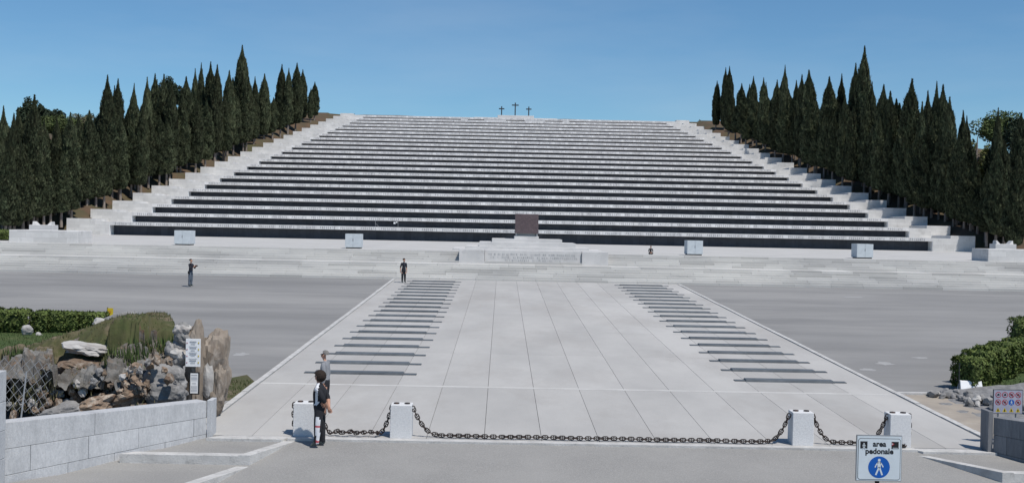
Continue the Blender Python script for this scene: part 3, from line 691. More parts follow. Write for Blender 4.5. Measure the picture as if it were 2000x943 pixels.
for i in range(7000):
    x, y = rng.uniform(-19, -10.3), rng.uniform(29, 39)
    if noise.noise(Vector((x*.7, y*.7, 5))) > .05 and x < -10.6-.36*max(0, y-30.8): pts.append((x, y, mound_h(x, y)-.02))
outc_add(blades('green_tufts', pts, .085, .03, M['blade']))
def cluster(px0, px1, py0, py1, Y, n, h, w, m_, name):
    pts = []
    for i in range(n):
        p = atY(rng.uniform(px0, px1), rng.uniform(py0, py1), Y+rng.uniform(-.3, .3)); pts.append(tuple(p))
    return outc_add(blades(name, pts, h, w, m_))
cluster(205, 290, 690, 722, 30.3, 300, .30, .045, M['blade'], 'iris_leaves')
cluster(250, 345, 668, 690, 30.8, 200, .26, .04, M['blade'], 'iris_leaves')
cluster(5, 60, 690, 720, 31, 220, .25, .05, M['blade'], 'green_leaves')
cluster(20, 110, 740, 810, 29.3, 500, .22, .03, M['dryblade'], 'dry_stalks')
# weathered stone stele with two notices
st = tag(empty('stone_stele', (-10.14, 30.7, 0)), 'tall brown weathered rock pillar carrying two white notices', 'rock pillar')
o = link('shaft', rock_mesh('shaft', .24, .27, 1.35, 61, M['log'], .22, 4, .25), st); o.location = (-.24, 0, 1.2)
o = link('shaft', rock_mesh('shaft', .47, .42, 1.12, 67, M['log'], .34, 4, .3), st); o.location = (.10, .35, 1.22); o.rotation_euler = (0, .06, 0)
o = link('shaft', rock_mesh('shaft', .17, .2, .62, 69, M['log'], .3, 4, .2), st); o.location = (.36, .05, .75); o.rotation_euler = (0, .1, 0)
o = link('foot', rock_mesh('foot', .2, .25, .4, 33, M['log'], .3), st); o.location = (.3, .1, .45)
o = link('hollow_face', rock_mesh('hollow_face', .16, .1, .5, 41, M['whiterock'], .2), st); o.location = (.12, -.05, .95)
def notice(name, px0, py0, px1, py1, Y, lab, frame, blocks):
    a, c = atY(px0, py0, Y), atY(px1, py1, Y); w, h = c.x-a.x, a.z-c.z
    o = tag(empty(name, ((a.x+c.x)/2, Y, c.z)), lab, 'notice')
    b = MB(); b.box(-w/2, w/2, 0, .02, 0, h); b.build('board', M['black'] if frame else M['white'], o, .004)
    if frame:
        b = MB(); b.box(-w/2+.035, w/2-.035, -.006, -.001, .03, h-.03); b.build('sheet', M['white'], o)
    b = MB(); r2 = random.Random(9)
    for (fz, fw, fh) in blocks: b.box(-w*fw/2, w*fw/2, -.010, -.007, h*fz, h*(fz+fh))
    b.build('print', mat('grey_print', (.42, .43, .45), None, 3), o)
    if not frame:
        b = MB()
        for q in range(4): b.box(-w*.44, -w*.37, -.010, -.007, h*(.13+.235*q), h*(.16+.235*q))
        b.build('red_symbol', M['red'], o)
        b = MB()
        for q in range(4): b.box(w*.34, w*.41, -.010, -.007, h*(.12+.235*q), h*(.18+.235*q))
        b.build('yellow_symbol', M['yellow'], o)
    return o
notice('notice_board', 363, 661, 391, 716, 30.25, 'larger white notice with four printed blocks on the rock pillar', False, [(z_, .45, .035) for z_ in (.88, .66, .44, .21)]+[(z_, .3, .012) for z_ in (.83, .80, .60, .57, .39, .16, .13)]+[(.73, .55, .01), (.51, .55, .01), (.29, .55, .01)])
notice('notice_board', 369.5, 726, 389, 770, 30.2, 'smaller black-framed white notice low on the rock pillar', True, [(.84, .6, .05)]+[(z_, .6, .015) for z_ in (.76, .72, .68, .62, .36, .31, .26, .2, .15)]+[(.48, .35, .03)])
pl_ = tag(empty('metal_plate', atY(99, 724, 30.0)), 'small grey metal plate standing beside the dark hollow', 'plate')
b = MB(); b.box(-.10, .11, 0, .02, -.09, .08); b.build('plate', M['steel'], pl_)
b = MB(); b.tube([(0, .03, -.5), (0, .03, .05)], .012, 6); b.build('stake', M['steel'], pl_)
# wire netting at far left
net = tag(empty('wire_netting', (-14.6, 28.4, .5)), 'sagging wire mesh netting in front of the rocks at the left edge', 'netting')
b = MB()
for i in range(-12, 16):
    x0 = i*.19
    for sg in (-1, 1):
        pts = []
        for q in range(9):
            t = q/8; x = x0+sg*(.95*t-.475); z = .05+1.25*t-.25*((x+1.0)/2)
            if -1.9 < x < 1.2: pts.append((x, .25*math.sin(x*1.2)+.5*t*.6, z+.06*math.sin(x*3)))
        if len(pts) > 1: b.tube(pts, .006, 4, cap=False)
b.build('wires', M['steel'], net)
for q in range(2):
    b = MB(); b.tube([(-.9+1.5*q, .1, -.3), (-.95+1.55*q, .4, 1.15-.3*q)], .02, 6); b.build('post', M['steel'], net)

# right-hand rocks and small marker
rr = random.Random(21)
rk = tag(empty('rubble_bank', (11.9, 34.8, .1)), 'grey rubble bank below the small white slab on the right', 'rubble')
for i in range(46):
    t = rr.random(); x = 11.0+1.9*t+rr.uniform(-.5, .4); y = 36.6-3.6*t+rr.uniform(-.5, .6); sc = rr.uniform(.07, .17)
    if x < 10.7: continue
    o = link('stone', rock_mesh('stone', sc*1.25, sc, sc*.7, 80+i % 10, rr.choice((M['rock'], M['rock'], M['rock'], M['whiterock'])), .35, 2, .15), rk)
    o.location = (x-11.9, y-34.8, G(y)+sc*.3+.10*max(0, x-11.2)-.1); o.rotation_euler = (rr.random(), rr.random(), rr.random()*6)
b = MB(); nn = 16
for i in range(nn):
    for j in range(nn):
        def q_(i, j):
            x = 10.7+3.6*i/nn; y = 31.2+6.0*j/nn; zz = G(y)-.04+.11*max(0, x-11.1-.25*(37-y)*.35)+.05*noise.noise(Vector((x*3, y*3, 0))); return (x-11.9, y-34.8, min(zz, .9)-.1)
        b.quad(q_(i, j), q_(i+1, j), q_(i+1, j+1), q_(i, j+1))
b.build('gravel_slope', mat('grey_gravel', (.26, .26, .26), (.15, .15, .155), 6, 1, .8, 30), rk)
ws = tag(empty('marker_slab', (12.55, 37.3, G(37.3)+.1)), 'small white stone slab lying at the foot of the right hedge', 'slab')
b = MB(); b.hexa([(-.36, -.12, -.1), (.36, -.12, -.1), (.36, .2, -.1), (-.36, .2, -.1)], [(-.34, .0, .22), (.34, .0, .22), (.34, .14, .22), (-.34, .14, .22)]); b.build('slab', M['white'], ws, .01)
gp_ = tag(empty('green_post', (12.15, 37.25, G(37.3))), 'thin dark green post in front of the nearest right hedge bush', 'post')
b = MB(); b.tube([(0, 0, 0), (0, 0, .85)], .022, 8); b.build('pole', M['darkmetal'], gp_)
b = MB(); b.tube([(0, 0, .85), (0, 0, .875)], .03, 8); b.build('cap', M['darkmetal'], gp_)

# ================================================================== LAWNS AND HEDGES
sheet('lawn', [(-60, 30), (-15.5, 30), (-15.0, 40), (-16.5, 50.2), (-60, 50.2)], M['grass'], Ga(.02))
sheet('lawn', [(12.3, 37.0), (14.2, 30.0), (60, 30), (60, 52), (21.5, 50)], M['grass'], Ga(.03))
sheet('verge', [(-11.4, 36.5), (-10.3, 33.2), (-10.05, 33.3), (-10.05, 36.6), (-10.6, 38)], M['mound'], Ga(-.024))
pts = []
for i in range(9000):
    x, y = rng.uniform(-27, -15.4), rng.uniform(36, 50); pts.append((x, y, G(y)+.02))
for i in range(9000):
    x, y = rng.uniform(12.5, 26), rng.uniform(33, 48)
    if x > 12.3+.72*max(0, y-37)*.9 - 0.0 or y < 37: pts.append((x, y, G(y)+.03))
tag(blades('lawn_blades', pts, .10, .03, M['blade']), 'short green grass on the lawns either side', 'grass', kind='stuff')
pts = [(rng.uniform(-11.2, -10.1), rng.uniform(33.2, 36.8), 0) for i in range(500)]
pts = [(x, y, G(y)-.03) for x, y, _ in pts]
tag(blades('verge_blades', pts, .07, .03, M['blade']), 'sparse weeds at the foot of the rock pillar', 'grass', kind='stuff')
def hedge_bush(loc, sx, sy, sz, n, seed, lab, rz=0.0, grp=None, lf=.075):
    r3 = np.random.default_rng(seed); root = tag(empty('hedge_bush', loc, rz), lab, 'hedge', grp)
    # leaf triangles in a rounded box shell
    u = r3.uniform(-1, 1, (n, 3)); ax = r3.integers(0, 3, n); sg = r3.choice([-1, 1], n); u[np.arange(n), ax] = sg*r3.uniform(.8, 1.03, n)
    ln = np.maximum(1, (np.abs(u)**9).sum(1)**(1/9)/1.0); u = u/ln[:, None]
    lump = np.array([1+.10*noise.noise(Vector((p[0]*sx*1.8+seed, p[1]*sy*1.8, p[2]*sz*1.8))) for p in u])
    p = u*lump[:, None]*np.array([sx, sy, sz/2]); p[:, 2] += sz/2+.06
    nrm = u/np.linalg.norm(u, axis=1)[:, None]+r3.normal(0, .5, (n, 3)); nrm /= np.linalg.norm(nrm, axis=1)[:, None]
    a = np.cross(nrm, r3.normal(0, 1, (n, 3))); a /= np.linalg.norm(a, axis=1)[:, None]; b_ = np.cross(nrm, a)
    s_ = lf*r3.uniform(.6, 1.4, n)[:, None]
    V = np.stack([p-a*s_*.5, p+a*s_*.5, p+b_*s_*1.2], 1)
    link('leaves', tri_mesh('leaves', V, [M['leafh']], r3.uniform(.55, 1.4, n)), root)
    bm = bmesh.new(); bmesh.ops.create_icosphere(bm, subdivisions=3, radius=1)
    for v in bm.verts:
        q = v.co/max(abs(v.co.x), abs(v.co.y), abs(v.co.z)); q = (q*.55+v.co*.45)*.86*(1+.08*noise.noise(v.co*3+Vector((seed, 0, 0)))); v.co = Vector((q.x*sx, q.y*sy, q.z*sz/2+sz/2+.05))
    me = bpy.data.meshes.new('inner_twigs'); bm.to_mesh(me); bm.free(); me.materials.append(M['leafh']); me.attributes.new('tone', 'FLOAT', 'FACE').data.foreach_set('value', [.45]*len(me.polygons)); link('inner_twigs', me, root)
    b = MB()
    for q in range(4): b.tube([(sx*.4*math.cos(q*1.6), sy*.4*math.sin(q*1.6), -.02), (sx*.3*math.cos(q*1.6), sy*.3*math.sin(q*1.6), .3)], .025, 6)
    b.build('stem', M['bark'], root)
    return root
# right hedge: a row receding to the right
for i, (x, y, sx, sz, lab) in enumerate(((12.35, 37.75, .50, 1.05, 'nearest small clipped bush of the right hedge'), (13.15, 38.8, .62, 1.15, 'second clipped bush of the right hedge'), (14.1, 40.0, .75, 1.14, 'third clipped bush of the right hedge'),
                                         (15.2, 41.5, .85, 1.10, 'fourth clipped bush of the right hedge'), (16.5, 43.1, .95, 1.08, 'fifth clipped bush of the right hedge, near the frame edge'), (18.0, 44.8, 1.0, 1.15, 'farthest clipped bush of the right hedge'))):
    hedge_bush((x+.35, y, G(y)), sx*.78, .46, sz*.93, 3800, 200+i, lab, .55, 'clipped hedge bushes on the right')
hedge_bush((17.2, 44.0, G(44.0)), .45, .5, 1.7, 2200, 230, 'taller dark shrub at the right frame edge', 0, None)
# left hedge
for i, (x, y, sx, sz, lab) in enumerate(((-22.35, 47.8, .82, .86, 'clipped hedge bush at the left frame edge'), (-21.05, 48.0, .30, .78, 'narrow clipped bush between the two pale stones'), (-20.5, 48.1, .30, .76, 'narrow clipped bush just right of the smaller pale stone'),
                                         (-19.95, 48.2, .34, .74, 'third narrow clipped bush of the left hedge'), (-19.2, 48.4, .55, .72, 'last clipped bush of the left hedge by the yellow sign'))):
    hedge_bush((x, y, G(y)), sx, .5, sz, 3000, 260+i, lab, .0, 'clipped hedge bushes on the left')
for i, (px, py, sc, lab) in enumerate(((53, 645, .24, 'larger pale stone showing through the left hedge'), (75, 655, .14, 'smaller pale stone below the left hedge'))):
    o = link('pale_stone', rock_mesh('pale_stone', sc, sc*.6, sc*.9, 140+i, M['whiterock'], .25)); p = atY(px, py, 46.8); o.location = p; tag(o, lab, 'stone')
sg = tag(empty('yellow_sign', (-19.0, 51.5, G(51.5))), 'small yellow sign on a post above the rocks', 'sign')
p = atY(215, 609, 51.5); sg.location = (p.x, 51.5, G(51.5)); hz_ = p.z-G(51.5)
b = MB(); b.box(-.11, .13, -.015, .015, hz_-.17, hz_+.17); b.build('plate', M['yellow'], sg)
b = MB(); b.tube([(-.12, .02, 0), (-.12, .02, hz_+.2)], .025, 8); b.build('post', M['darkmetal'], sg)
b = MB(); b.box(-.04, .05, -.022, -.016, hz_-.06, hz_+.06); b.build('symbol', mat('orange_mark', (.5, .25, .02), None, 3), sg)

# ================================================================== SIGNS
def text_mesh(txt, size, m_, name, parent, loc, align='CENTER'):
    cu = bpy.data.curves.new(name, 'FONT'); cu.body = txt; cu.size = size; cu.align_x = align; cu.resolution_u = 3; cu.offset = size*.032
    o = bpy.data.objects.new('tmp_text', cu); col.objects.link(o)
    dg = bpy.context.evaluated_depsgraph_get(); me = bpy.data.meshes.new_from_object(o.evaluated_get(dg)); bpy.data.objects.remove(o)
    me.materials.clear(); me.materials.append(m_); me.transform(Matrix.Rotation(math.pi/2, 4, 'X'))
    q = link(name, me, parent); q.location = loc; return q
def disc(b, cx, cz, r, y, n=28):
    b.poly([(cx+r*math.cos(2*math.pi*i/n), y, cz+r*math.sin(2*math.pi*i/n)) for i in range(n)])
def rounded(b, x0, x1, z0, z1, r, y, n=6):
    pts = []
    for cx, cz, a0 in ((x1-r, z0+r, -90), (x1-r, z1-r, 0), (x0+r, z1-r, 90), (x0+r, z0+r, 180)):
        for i in range(n+1): a = R(a0+90*i/n); pts.append((cx+r*math.cos(a), y, cz+r*math.sin(a)))
    b.poly(pts)
def walker(b, cx, cz, h, y):
    """walking figure pictogram"""
    disc(b, cx, cz+h*.43, h*.085, y, 16)
    def limb(p, q, w):
        p, q = Vector((p[0], 0, p[1])), Vector((q[0], 0, q[1])); d = (q-p).normalized(); n_ = Vector((-d.z, 0, d.x))*w*.5
        b.poly([(cx+h*v.x, y, cz+h*v.z) for v in (p-n_, q-n_, q+n_, p+n_)])
    limb((0, .33), (.0, -.02), .20); limb((.0, .0), (-.20, -.48), .10); limb((.02, .0), (.20, -.48), .10)
    limb((-.06, .30), (-.20, .10), .075); limb((-.20, .12), (-.24, -.02), .07); limb((.06, .30), (.19, .12), .075); limb((.19, .13), (.25, .0), .07)
psn = tag(empty('pedestrian_sign', (2.745, 16.0, road_z(16))), 'white square pedestrian area sign with blue disc in the foreground', 'sign')
zc = 2.05-road_z(16); hw = .303
def S(b, name, m_, smooth=False): return b.build(name, m_, psn)
b = MB(); b.box(-hw, hw, .0, .03, zc-hw, zc+hw); o = S(b, 'plate', M['signwhite']); 
b = MB(); b.box(-hw-.006, hw+.006, .002, .034, zc+hw, zc+hw+.012); b.box(-hw-.008, -hw, .002, .034, zc-hw, zc+hw); b.box(hw, hw+.008, .002, .034, zc-hw, zc+hw); b.box(-hw-.006, hw+.006, .002, .034, zc-hw-.008, zc-hw); S(b, 'rim', M['steel'])
b = MB(); rounded(b, -hw+.012, hw-.012, zc-hw+.012, zc+hw-.03, .035, -.002); S(b, 'border', M['black'])
b = MB(); rounded(b, -hw+.018, hw-.018, zc-hw+.018, zc+hw-.036, .03, -.004); S(b, 'face', M['signwhite'])
text_mesh('area', .105, M['black'], 'lettering', psn, (0, -.006, zc+.165)); text_mesh('pedonale', .105, M['black'], 'lettering', psn, (0, -.006, zc+.065))
b = MB(); disc(b, 0, zc-.118, .148, -.006, 40); S(b, 'disc', M['blue'])
b = MB(); walker(b, 0, zc-.118, .225, -.008); S(b, 'walking_figure', M['signwhite'])
b = MB(); b.poly([(x, -.006, zc+z_) for x, z_ in ((-.262, .135), (-.165, .135), (-.165, .232), (-.262, .232))]); S(b, 'black_pictogram', M['black'])
b = MB(); walker(b, -.213, zc+.165, .09, -.008); S(b, 'pictogram_figure', M['signwhite'])
b = MB(); b.poly([(x, -.006, zc+z_) for x, z_ in ((.165, .135), (.262, .135), (.262, .232), (.165, .232))]); S(b, 'black_pictogram', M['black'])
b = MB(); b.poly([(x, -.008, zc+z_) for x, z_ in ((.166, .175), (.205, .200), (.166, .222))]); S(b, 'arrow', M['red'])
b = MB(); b.poly([(x, -.009, zc+z_) for x, z_ in ((.166, .19), (.19, .202), (.166, .212))]); b.poly([(x, -.008, zc+z_) for x, z_ in ((.18, .143), (.25, .143), (.25, .150), (.18, .150))]); S(b, 'arrow', M['signwhite'])
b = MB(); b.tube([(0, .065, -.2), (0, .065, zc+hw)], .03, 12); S(b, 'pole', M['iron'])
for e in (-1, 1):
    b = MB(); b.box(-.06, .06, .03, .1, zc+e*.2-.02, zc+e*.2+.02); S(b, 'clamp', M['steel'])
# rules board above the right wall
bd = tag(empty('rules_board', (10.14, 29.0, 0)), 'rules board with rows of round pictograms and yellow triangles above the right wall', 'sign')
hw, z0_, z1_ = .355, .75, 1.32
b = MB(); b.box(-hw-.012, hw+.012, 0, .03, z0_-.012, z1_+.012); b.build('frame', M['darkmetal'], bd)
b = MB(); b.box(-hw, hw, -.006, -.001, z0_, z1_); b.build('panel', M['paleboard'], bd)
for r_ in range(2):
    for c in range(4):
        cx = -hw+.11+.165*c; cz = z1_-.115-.185*r_; blue = (r_ == 1 and c == 2)
        ring = MB(); disc(ring, cx, cz, .072, -.008, 20); o = ring.build('pictogram', M['blue'] if blue else M['red'], bd)
        if not blue:
            q = MB(); disc(q, cx, cz, .055, -.010, 20); q.build('disc', M['paleboard'], o)
        q = MB()
        if blue: walker(q, cx, cz, .10, -.012)
        else:
            rp = random.Random(r_*7+c); q.box(cx-.03, cx+.03, -.013, -.011, cz-.018, cz+.012); q.box(cx-.012, cx+.02, -.013, -.011, cz+.012, cz+.03)
        q.build('symbol', M['signwhite'] if blue else M['black'], o)
        if not blue and not (r_ == 0 and c < 2):
            q = MB(); q.hexa([(cx-.045, -.016, cz+.035), (cx-.035, -.016, cz+.045), (cx-.035, -.014, cz+.045), (cx-.045, -.014, cz+.035)], [(cx+.035, -.016, cz-.045), (cx+.045, -.016, cz-.035), (cx+.045, -.014, cz-.035), (cx+.035, -.014, cz-.045)]); q.build('bar', M['red'], o)
for c in range(4):
    cx = -hw+.11+.165*c; q = MB(); q.poly([(cx-.06, -.008, z0_+.03), (cx+.06, -.008, z0_+.03), (cx, -.008, z0_+.14)]); o = q.build('pictogram', M['yellow'], bd)
    q = MB(); q.box(cx-.012, cx+.012, -.012, -.010, z0_+.045, z0_+.10); q.build('symbol', M['black'], o)
for e in (-1, 1):
    b = MB(); b.tube([(e*.22, .05, -.1), (e*.22, .05, z1_)], .02, 8); b.build('leg', M['steel'], bd)

# ================================================================== TREES
def cypress_mesh(seed, n=9000, rag=1.0, leaders=2):
    """unit crown: 10 m tall from z=0, radius ~1; a main spire and side leaders of small up-swept sprays"""
    r3 = np.random.default_rng(seed); allV = []; allT = []
    spec = [(0, 0, 1.0, 1.0, 1.0)]
    for q in range(leaders):
        an = r3.uniform(0, 6.28); rr_ = r3.uniform(.30, .50); spec.append((rr_*math.cos(an), rr_*math.sin(an), r3.uniform(.68, .93), r3.uniform(.50, .66), .42))
    for ox, oy, hh, rw, share in spec:
        m = int(n*share/(1+.42*leaders)); t = r3.beta(1.05, 1.2, m)*.99+.004; a = r3.uniform(0, 2*np.pi, m)
        def profile(t): return np.minimum(1, .6+.4*(t/.2))*np.minimum(1, (t/.03)**.5)*(.80*(1-np.clip(t, 0, 1)**3.6)+.20*(1-np.clip(t, 0, 1)**1.3))*np.minimum(1, ((1-np.clip(t, 0, 1))/.20)**.75+.06)
        ph = r3.uniform(0, 6.28, 6); ks = r3.integers(2, 6, 6)
        def lumps(a, t): return 1+sum(.065*rag*np.sin(int(ks[q])*a+ph[q]+t*(6+5*q)) for q in range(6))
        lump = lumps(a, t); nz = np.array([noise.noise(Vector((math.cos(x)*1.5+seed, math.sin(x)*1.5+ox*5, y*8))) for x, y in zip(a, t)]); nz2 = np.array([noise.noise(Vector((math.cos(x)*4+seed, math.sin(x)*4+ox*5, y*22))) for x, y in zip(a, t)])
        rad = rw*profile(t)*(lump+.14*rag*nz+.14*nz2)*np.clip(r3.normal(.95, .07, m), .6, 1.1)
        p = np.stack([ox+rad*np.cos(a), oy+rad*np.sin(a), t*10*hh], -1)
        out = np.stack([np.cos(a), np.sin(a), np.zeros(m)], -1); up = np.array([0, 0, 1.0])
        d = out*r3.uniform(.05, .42, (m, 1))+up*r3.uniform(.5, 1, (m, 1))+r3.normal(0, .14, (m, 3)); d /= np.linalg.norm(d, axis=1)[:, None]
        sd_ = np.cross(d, out+r3.normal(0, .6, (m, 3))); sd_ /= np.linalg.norm(sd_, axis=1)[:, None]
        L_ = r3.uniform(.13, .30, m)[:, None]*np.where(t > .85, .7, 1)[:, None]; w = r3.uniform(.045, .095, m)[:, None]*np.where(t > .85, .7, 1)[:, None]
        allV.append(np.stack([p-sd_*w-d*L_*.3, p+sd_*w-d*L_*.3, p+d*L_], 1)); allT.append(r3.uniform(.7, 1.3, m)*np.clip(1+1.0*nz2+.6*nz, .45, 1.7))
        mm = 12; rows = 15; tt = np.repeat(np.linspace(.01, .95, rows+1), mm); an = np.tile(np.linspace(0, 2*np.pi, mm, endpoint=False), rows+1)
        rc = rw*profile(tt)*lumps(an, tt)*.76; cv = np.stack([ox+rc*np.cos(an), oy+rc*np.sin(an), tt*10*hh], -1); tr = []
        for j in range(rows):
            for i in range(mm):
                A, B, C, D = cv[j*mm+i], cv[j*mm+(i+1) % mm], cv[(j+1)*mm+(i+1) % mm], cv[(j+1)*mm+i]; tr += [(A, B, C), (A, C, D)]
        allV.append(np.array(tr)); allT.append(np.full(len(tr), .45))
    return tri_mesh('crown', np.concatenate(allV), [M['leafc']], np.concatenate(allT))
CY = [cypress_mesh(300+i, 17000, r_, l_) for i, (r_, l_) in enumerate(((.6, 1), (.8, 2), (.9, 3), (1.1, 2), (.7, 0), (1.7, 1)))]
tb = MB(); tb.tube([(0, 0, -.8), (.02, 0, .5), (0, .02, 1.5), (0, 0, 3.2)], [.20, .16, .14, .09], 8); TRUNK = tb.mesh('trunk'); TRUNK.materials.append(M['bark'])
def plant_cypress(x, y, ztop, rad, var, lab, grp, clear=1.3, lean=0.0):
    z = hill(x, y); h = ztop-z
    root = tag(empty('cypress_tree', (x, y, z), random.uniform(0, 6)), lab, 'cypress', grp)
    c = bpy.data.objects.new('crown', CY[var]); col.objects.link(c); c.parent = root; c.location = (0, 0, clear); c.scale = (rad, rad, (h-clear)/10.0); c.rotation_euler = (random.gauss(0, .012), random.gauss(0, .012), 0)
    t = bpy.data.objects.new('trunk', TRUNK); col.objects.link(t); t.parent = root
    return root
def solve_pos(px, off, s):
    lo, hi = 92.0, 420.0
    def X(y): return s*(outer_edge(y)+off)
    f = lambda y: (projx((X(y), y, hill(X(y), y)))-px)*s
    for _ in range(60):
        mid = (lo+hi)/2
        if f(mid) > 0: lo = mid
        else: hi = mid
    return X(mid), mid
LT = [(6, 207, 5, .9), (19, 222, 2, .9), (38, 211, 6, 1), (64, 186, 3, 1.35), (84, 232, 7, 1), (108, 226, 3, .85), (134, 220, 1.5, 1.15), (153, 222, 6, .9), (172, 216, 2.5, 1.25), (209, 147, 3.5, 1.15),
      (225, 154, 7, 1.1), (232, 225, 1.6, 1.1), (254, 163, 6, .75), (263, 187, 3, .8), (275, 205, 1.6, .9), (286, 151, 4, .95), (300, 144, 7, 1.1), (316, 145, 4.5, 1.2), (331, 162, 1.8, 1.35), (363, 150, 5, 1.2), (352, 190, 1.6, 1.2), (379, 134, 8, .75),
      (390, 122, 6, .75), (407, 121, 4, 1.15), (419, 126, 2.0, 1.1), (444, 138, 3, 1.2), (436, 185, 1.5, 1.15), (469, 89, 5, 1.3), (481, 150, 1.8, 1.15), (498, 150, 3, .9), (515, 144, 2.4, 1.1), (532, 190, 1.6, .95), (547, 126, 4, 1.25), (562, 133, 2.2, .95), (577, 123, 2.5, 1.25), (591, 136, 4, 1.1), (606, 172, 1.7, .8), (614, 160, 2.5, 1.05)]
RTL = [(1398, 158, 2.2, 1.0), (1414, 132, 3.5, .95), (1424, 130, 2.0, 1.0), (1447, 163, 2.0, 1.15), (1462, 165, 4, .85), (1470, 149, 2.2, 1.0), (1490, 152, 2.2, 1.1), (1513, 156, 3, 1.2), (1530, 127, 2.5, .85), (1553, 157, 4, .9), (1563, 146, 2, 1.05), (1578, 137, 3.2, 1.5), (1595, 200, 2.0, 1.1),
      (1617, 150, 2.2, 1.35), (1639, 145, 4.5, 1.0), (1648, 185, 2.0, 1.1), (1659, 163, 5, .9), (1668, 124, 6, 1.05), (1681, 90, 5, 1.2), (1688, 180, 2.0, 1.1), (1699, 160, 3, 1.0), (1718, 166, 2.2, 1.3), (1737, 178, 2.5, 1.2), (1768, 154, 2.6, 1.55), (1783, 194, 5, 1.0), (1798, 198, 2.2, 1.0), (1809, 177, 3, 1.05), (1824, 160, 6, .85),
      (1837, 166, 5, 1.2), (1850, 190, 3, 1.1), (1878, 216, 5, 1.0), (1868, 262, 2.0, 1.3), (1886, 226, 8, .9), (1900, 300, 2.5, 1.0), (1942, 211, 6, .85), (1989, 221, 5, 1.5), (1960, 280, 2.5, 1.2), (1925, 330, 2.2, .9)]
def neigh(px, py, ordv, side):
    return '%s cypress of the %s grove counting from its %s end' % (ordv, side, 'left' if side == 'left' else 'memorial')
def ordinal(i):
    if 10 <= i % 100 <= 20: return '%dth' % i
    return '%d%s' % (i, {1: 'st', 2: 'nd', 3: 'rd'}.get(i % 10, 'th'))
for side, lst, s in (('left', LT, -1), ('right', RTL, 1)):
    lst = sorted(lst); tallest = min(lst, key=lambda q: q[1])
    for i, (px, py, off, wd) in enumerate(lst):
        x, y = solve_pos(px, off, s); ztop = atY(px, py, y).z; h = ztop-hill(x, y)
        rad = wd*random.uniform(.88, 1.1)*(1.0+.034*h)*.70
        lab = ('very tall pointed cypress rising above the rest of the %s grove' % side) if (px, py, off, wd) == tallest else \
              ('%s cypress from the left in the grove %s of the memorial, %s' % (ordinal(i+1), side, 'slender and pointed' if wd < 1.0 else ('broad and dense' if wd >= 1.2 else 'columnar and dark')))
        plant_cypress(x, y, ztop, rad, (i*5+(2 if s > 0 else 0)) % 6, lab, 'cypresses %s of the memorial' % side, clear=.7+.5*random.random())
# inner rows that close the grove behind the named trees
for side, lst, s in (('left', LT, -1), ('right', RTL, 1)):
    lst = sorted(lst)
    sky_x = [q[0] for q in lst]; sky_y = [q[1] for q in lst]
    for off, step, drop in ((1.5, 17, 62), (4.2, 16, 34), (8.5, 15, 20)):
        px = sky_x[0]+random.uniform(0, step); cnt = 0
        while px < sky_x[-1]:
            py = float(np.interp(px, sky_x, sky_y))+drop+random.uniform(0, 26)
            j = min(range(len(lst)), key=lambda q: abs(lst[q][0]-px)); py = max(py, lst[j][1]+14)
            x, y = solve_pos(px, off+random.uniform(-1.2, 1.2), s); ztop = atY(px, py, y).z; h = ztop-hill(x, y)
            px += step*random.uniform(.75, 1.25)
            if h < 4.5 or y > 262: continue
            edge_row = off < 3; cnt += 1
            plant_cypress(x, y, ztop, (.62 if edge_row else .9)+.055*h, random.randrange(6), ('%s cypress from the left in the row hugging the stepped %s wall' % (ordinal(cnt), side)) if edge_row else 'dark cypress in the shaded inner rows of the %s grove' % side,
                          ('cypresses along the stepped %s wall' if edge_row else 'inner cypresses of the %s grove') % side, clear=1.0 if edge_row else .5)
# tiny far cypress left of the summit
x = atY(692.5, 232, 300).x
root = tag(empty('cypress_tree', (x, 300, 28.6)), 'tiny lone cypress tip showing at the left end of the summit', 'cypress')
c = bpy.data.objects.new('crown', CY[0]); col.objects.link(c); c.parent = root; c.scale = (.5, .5, (atY(692, 222, 300).z-28.6)/10); t = bpy.data.objects.new('trunk', TRUNK); col.objects.link(t); t.parent = root; t.scale = (.5, .5, .5)

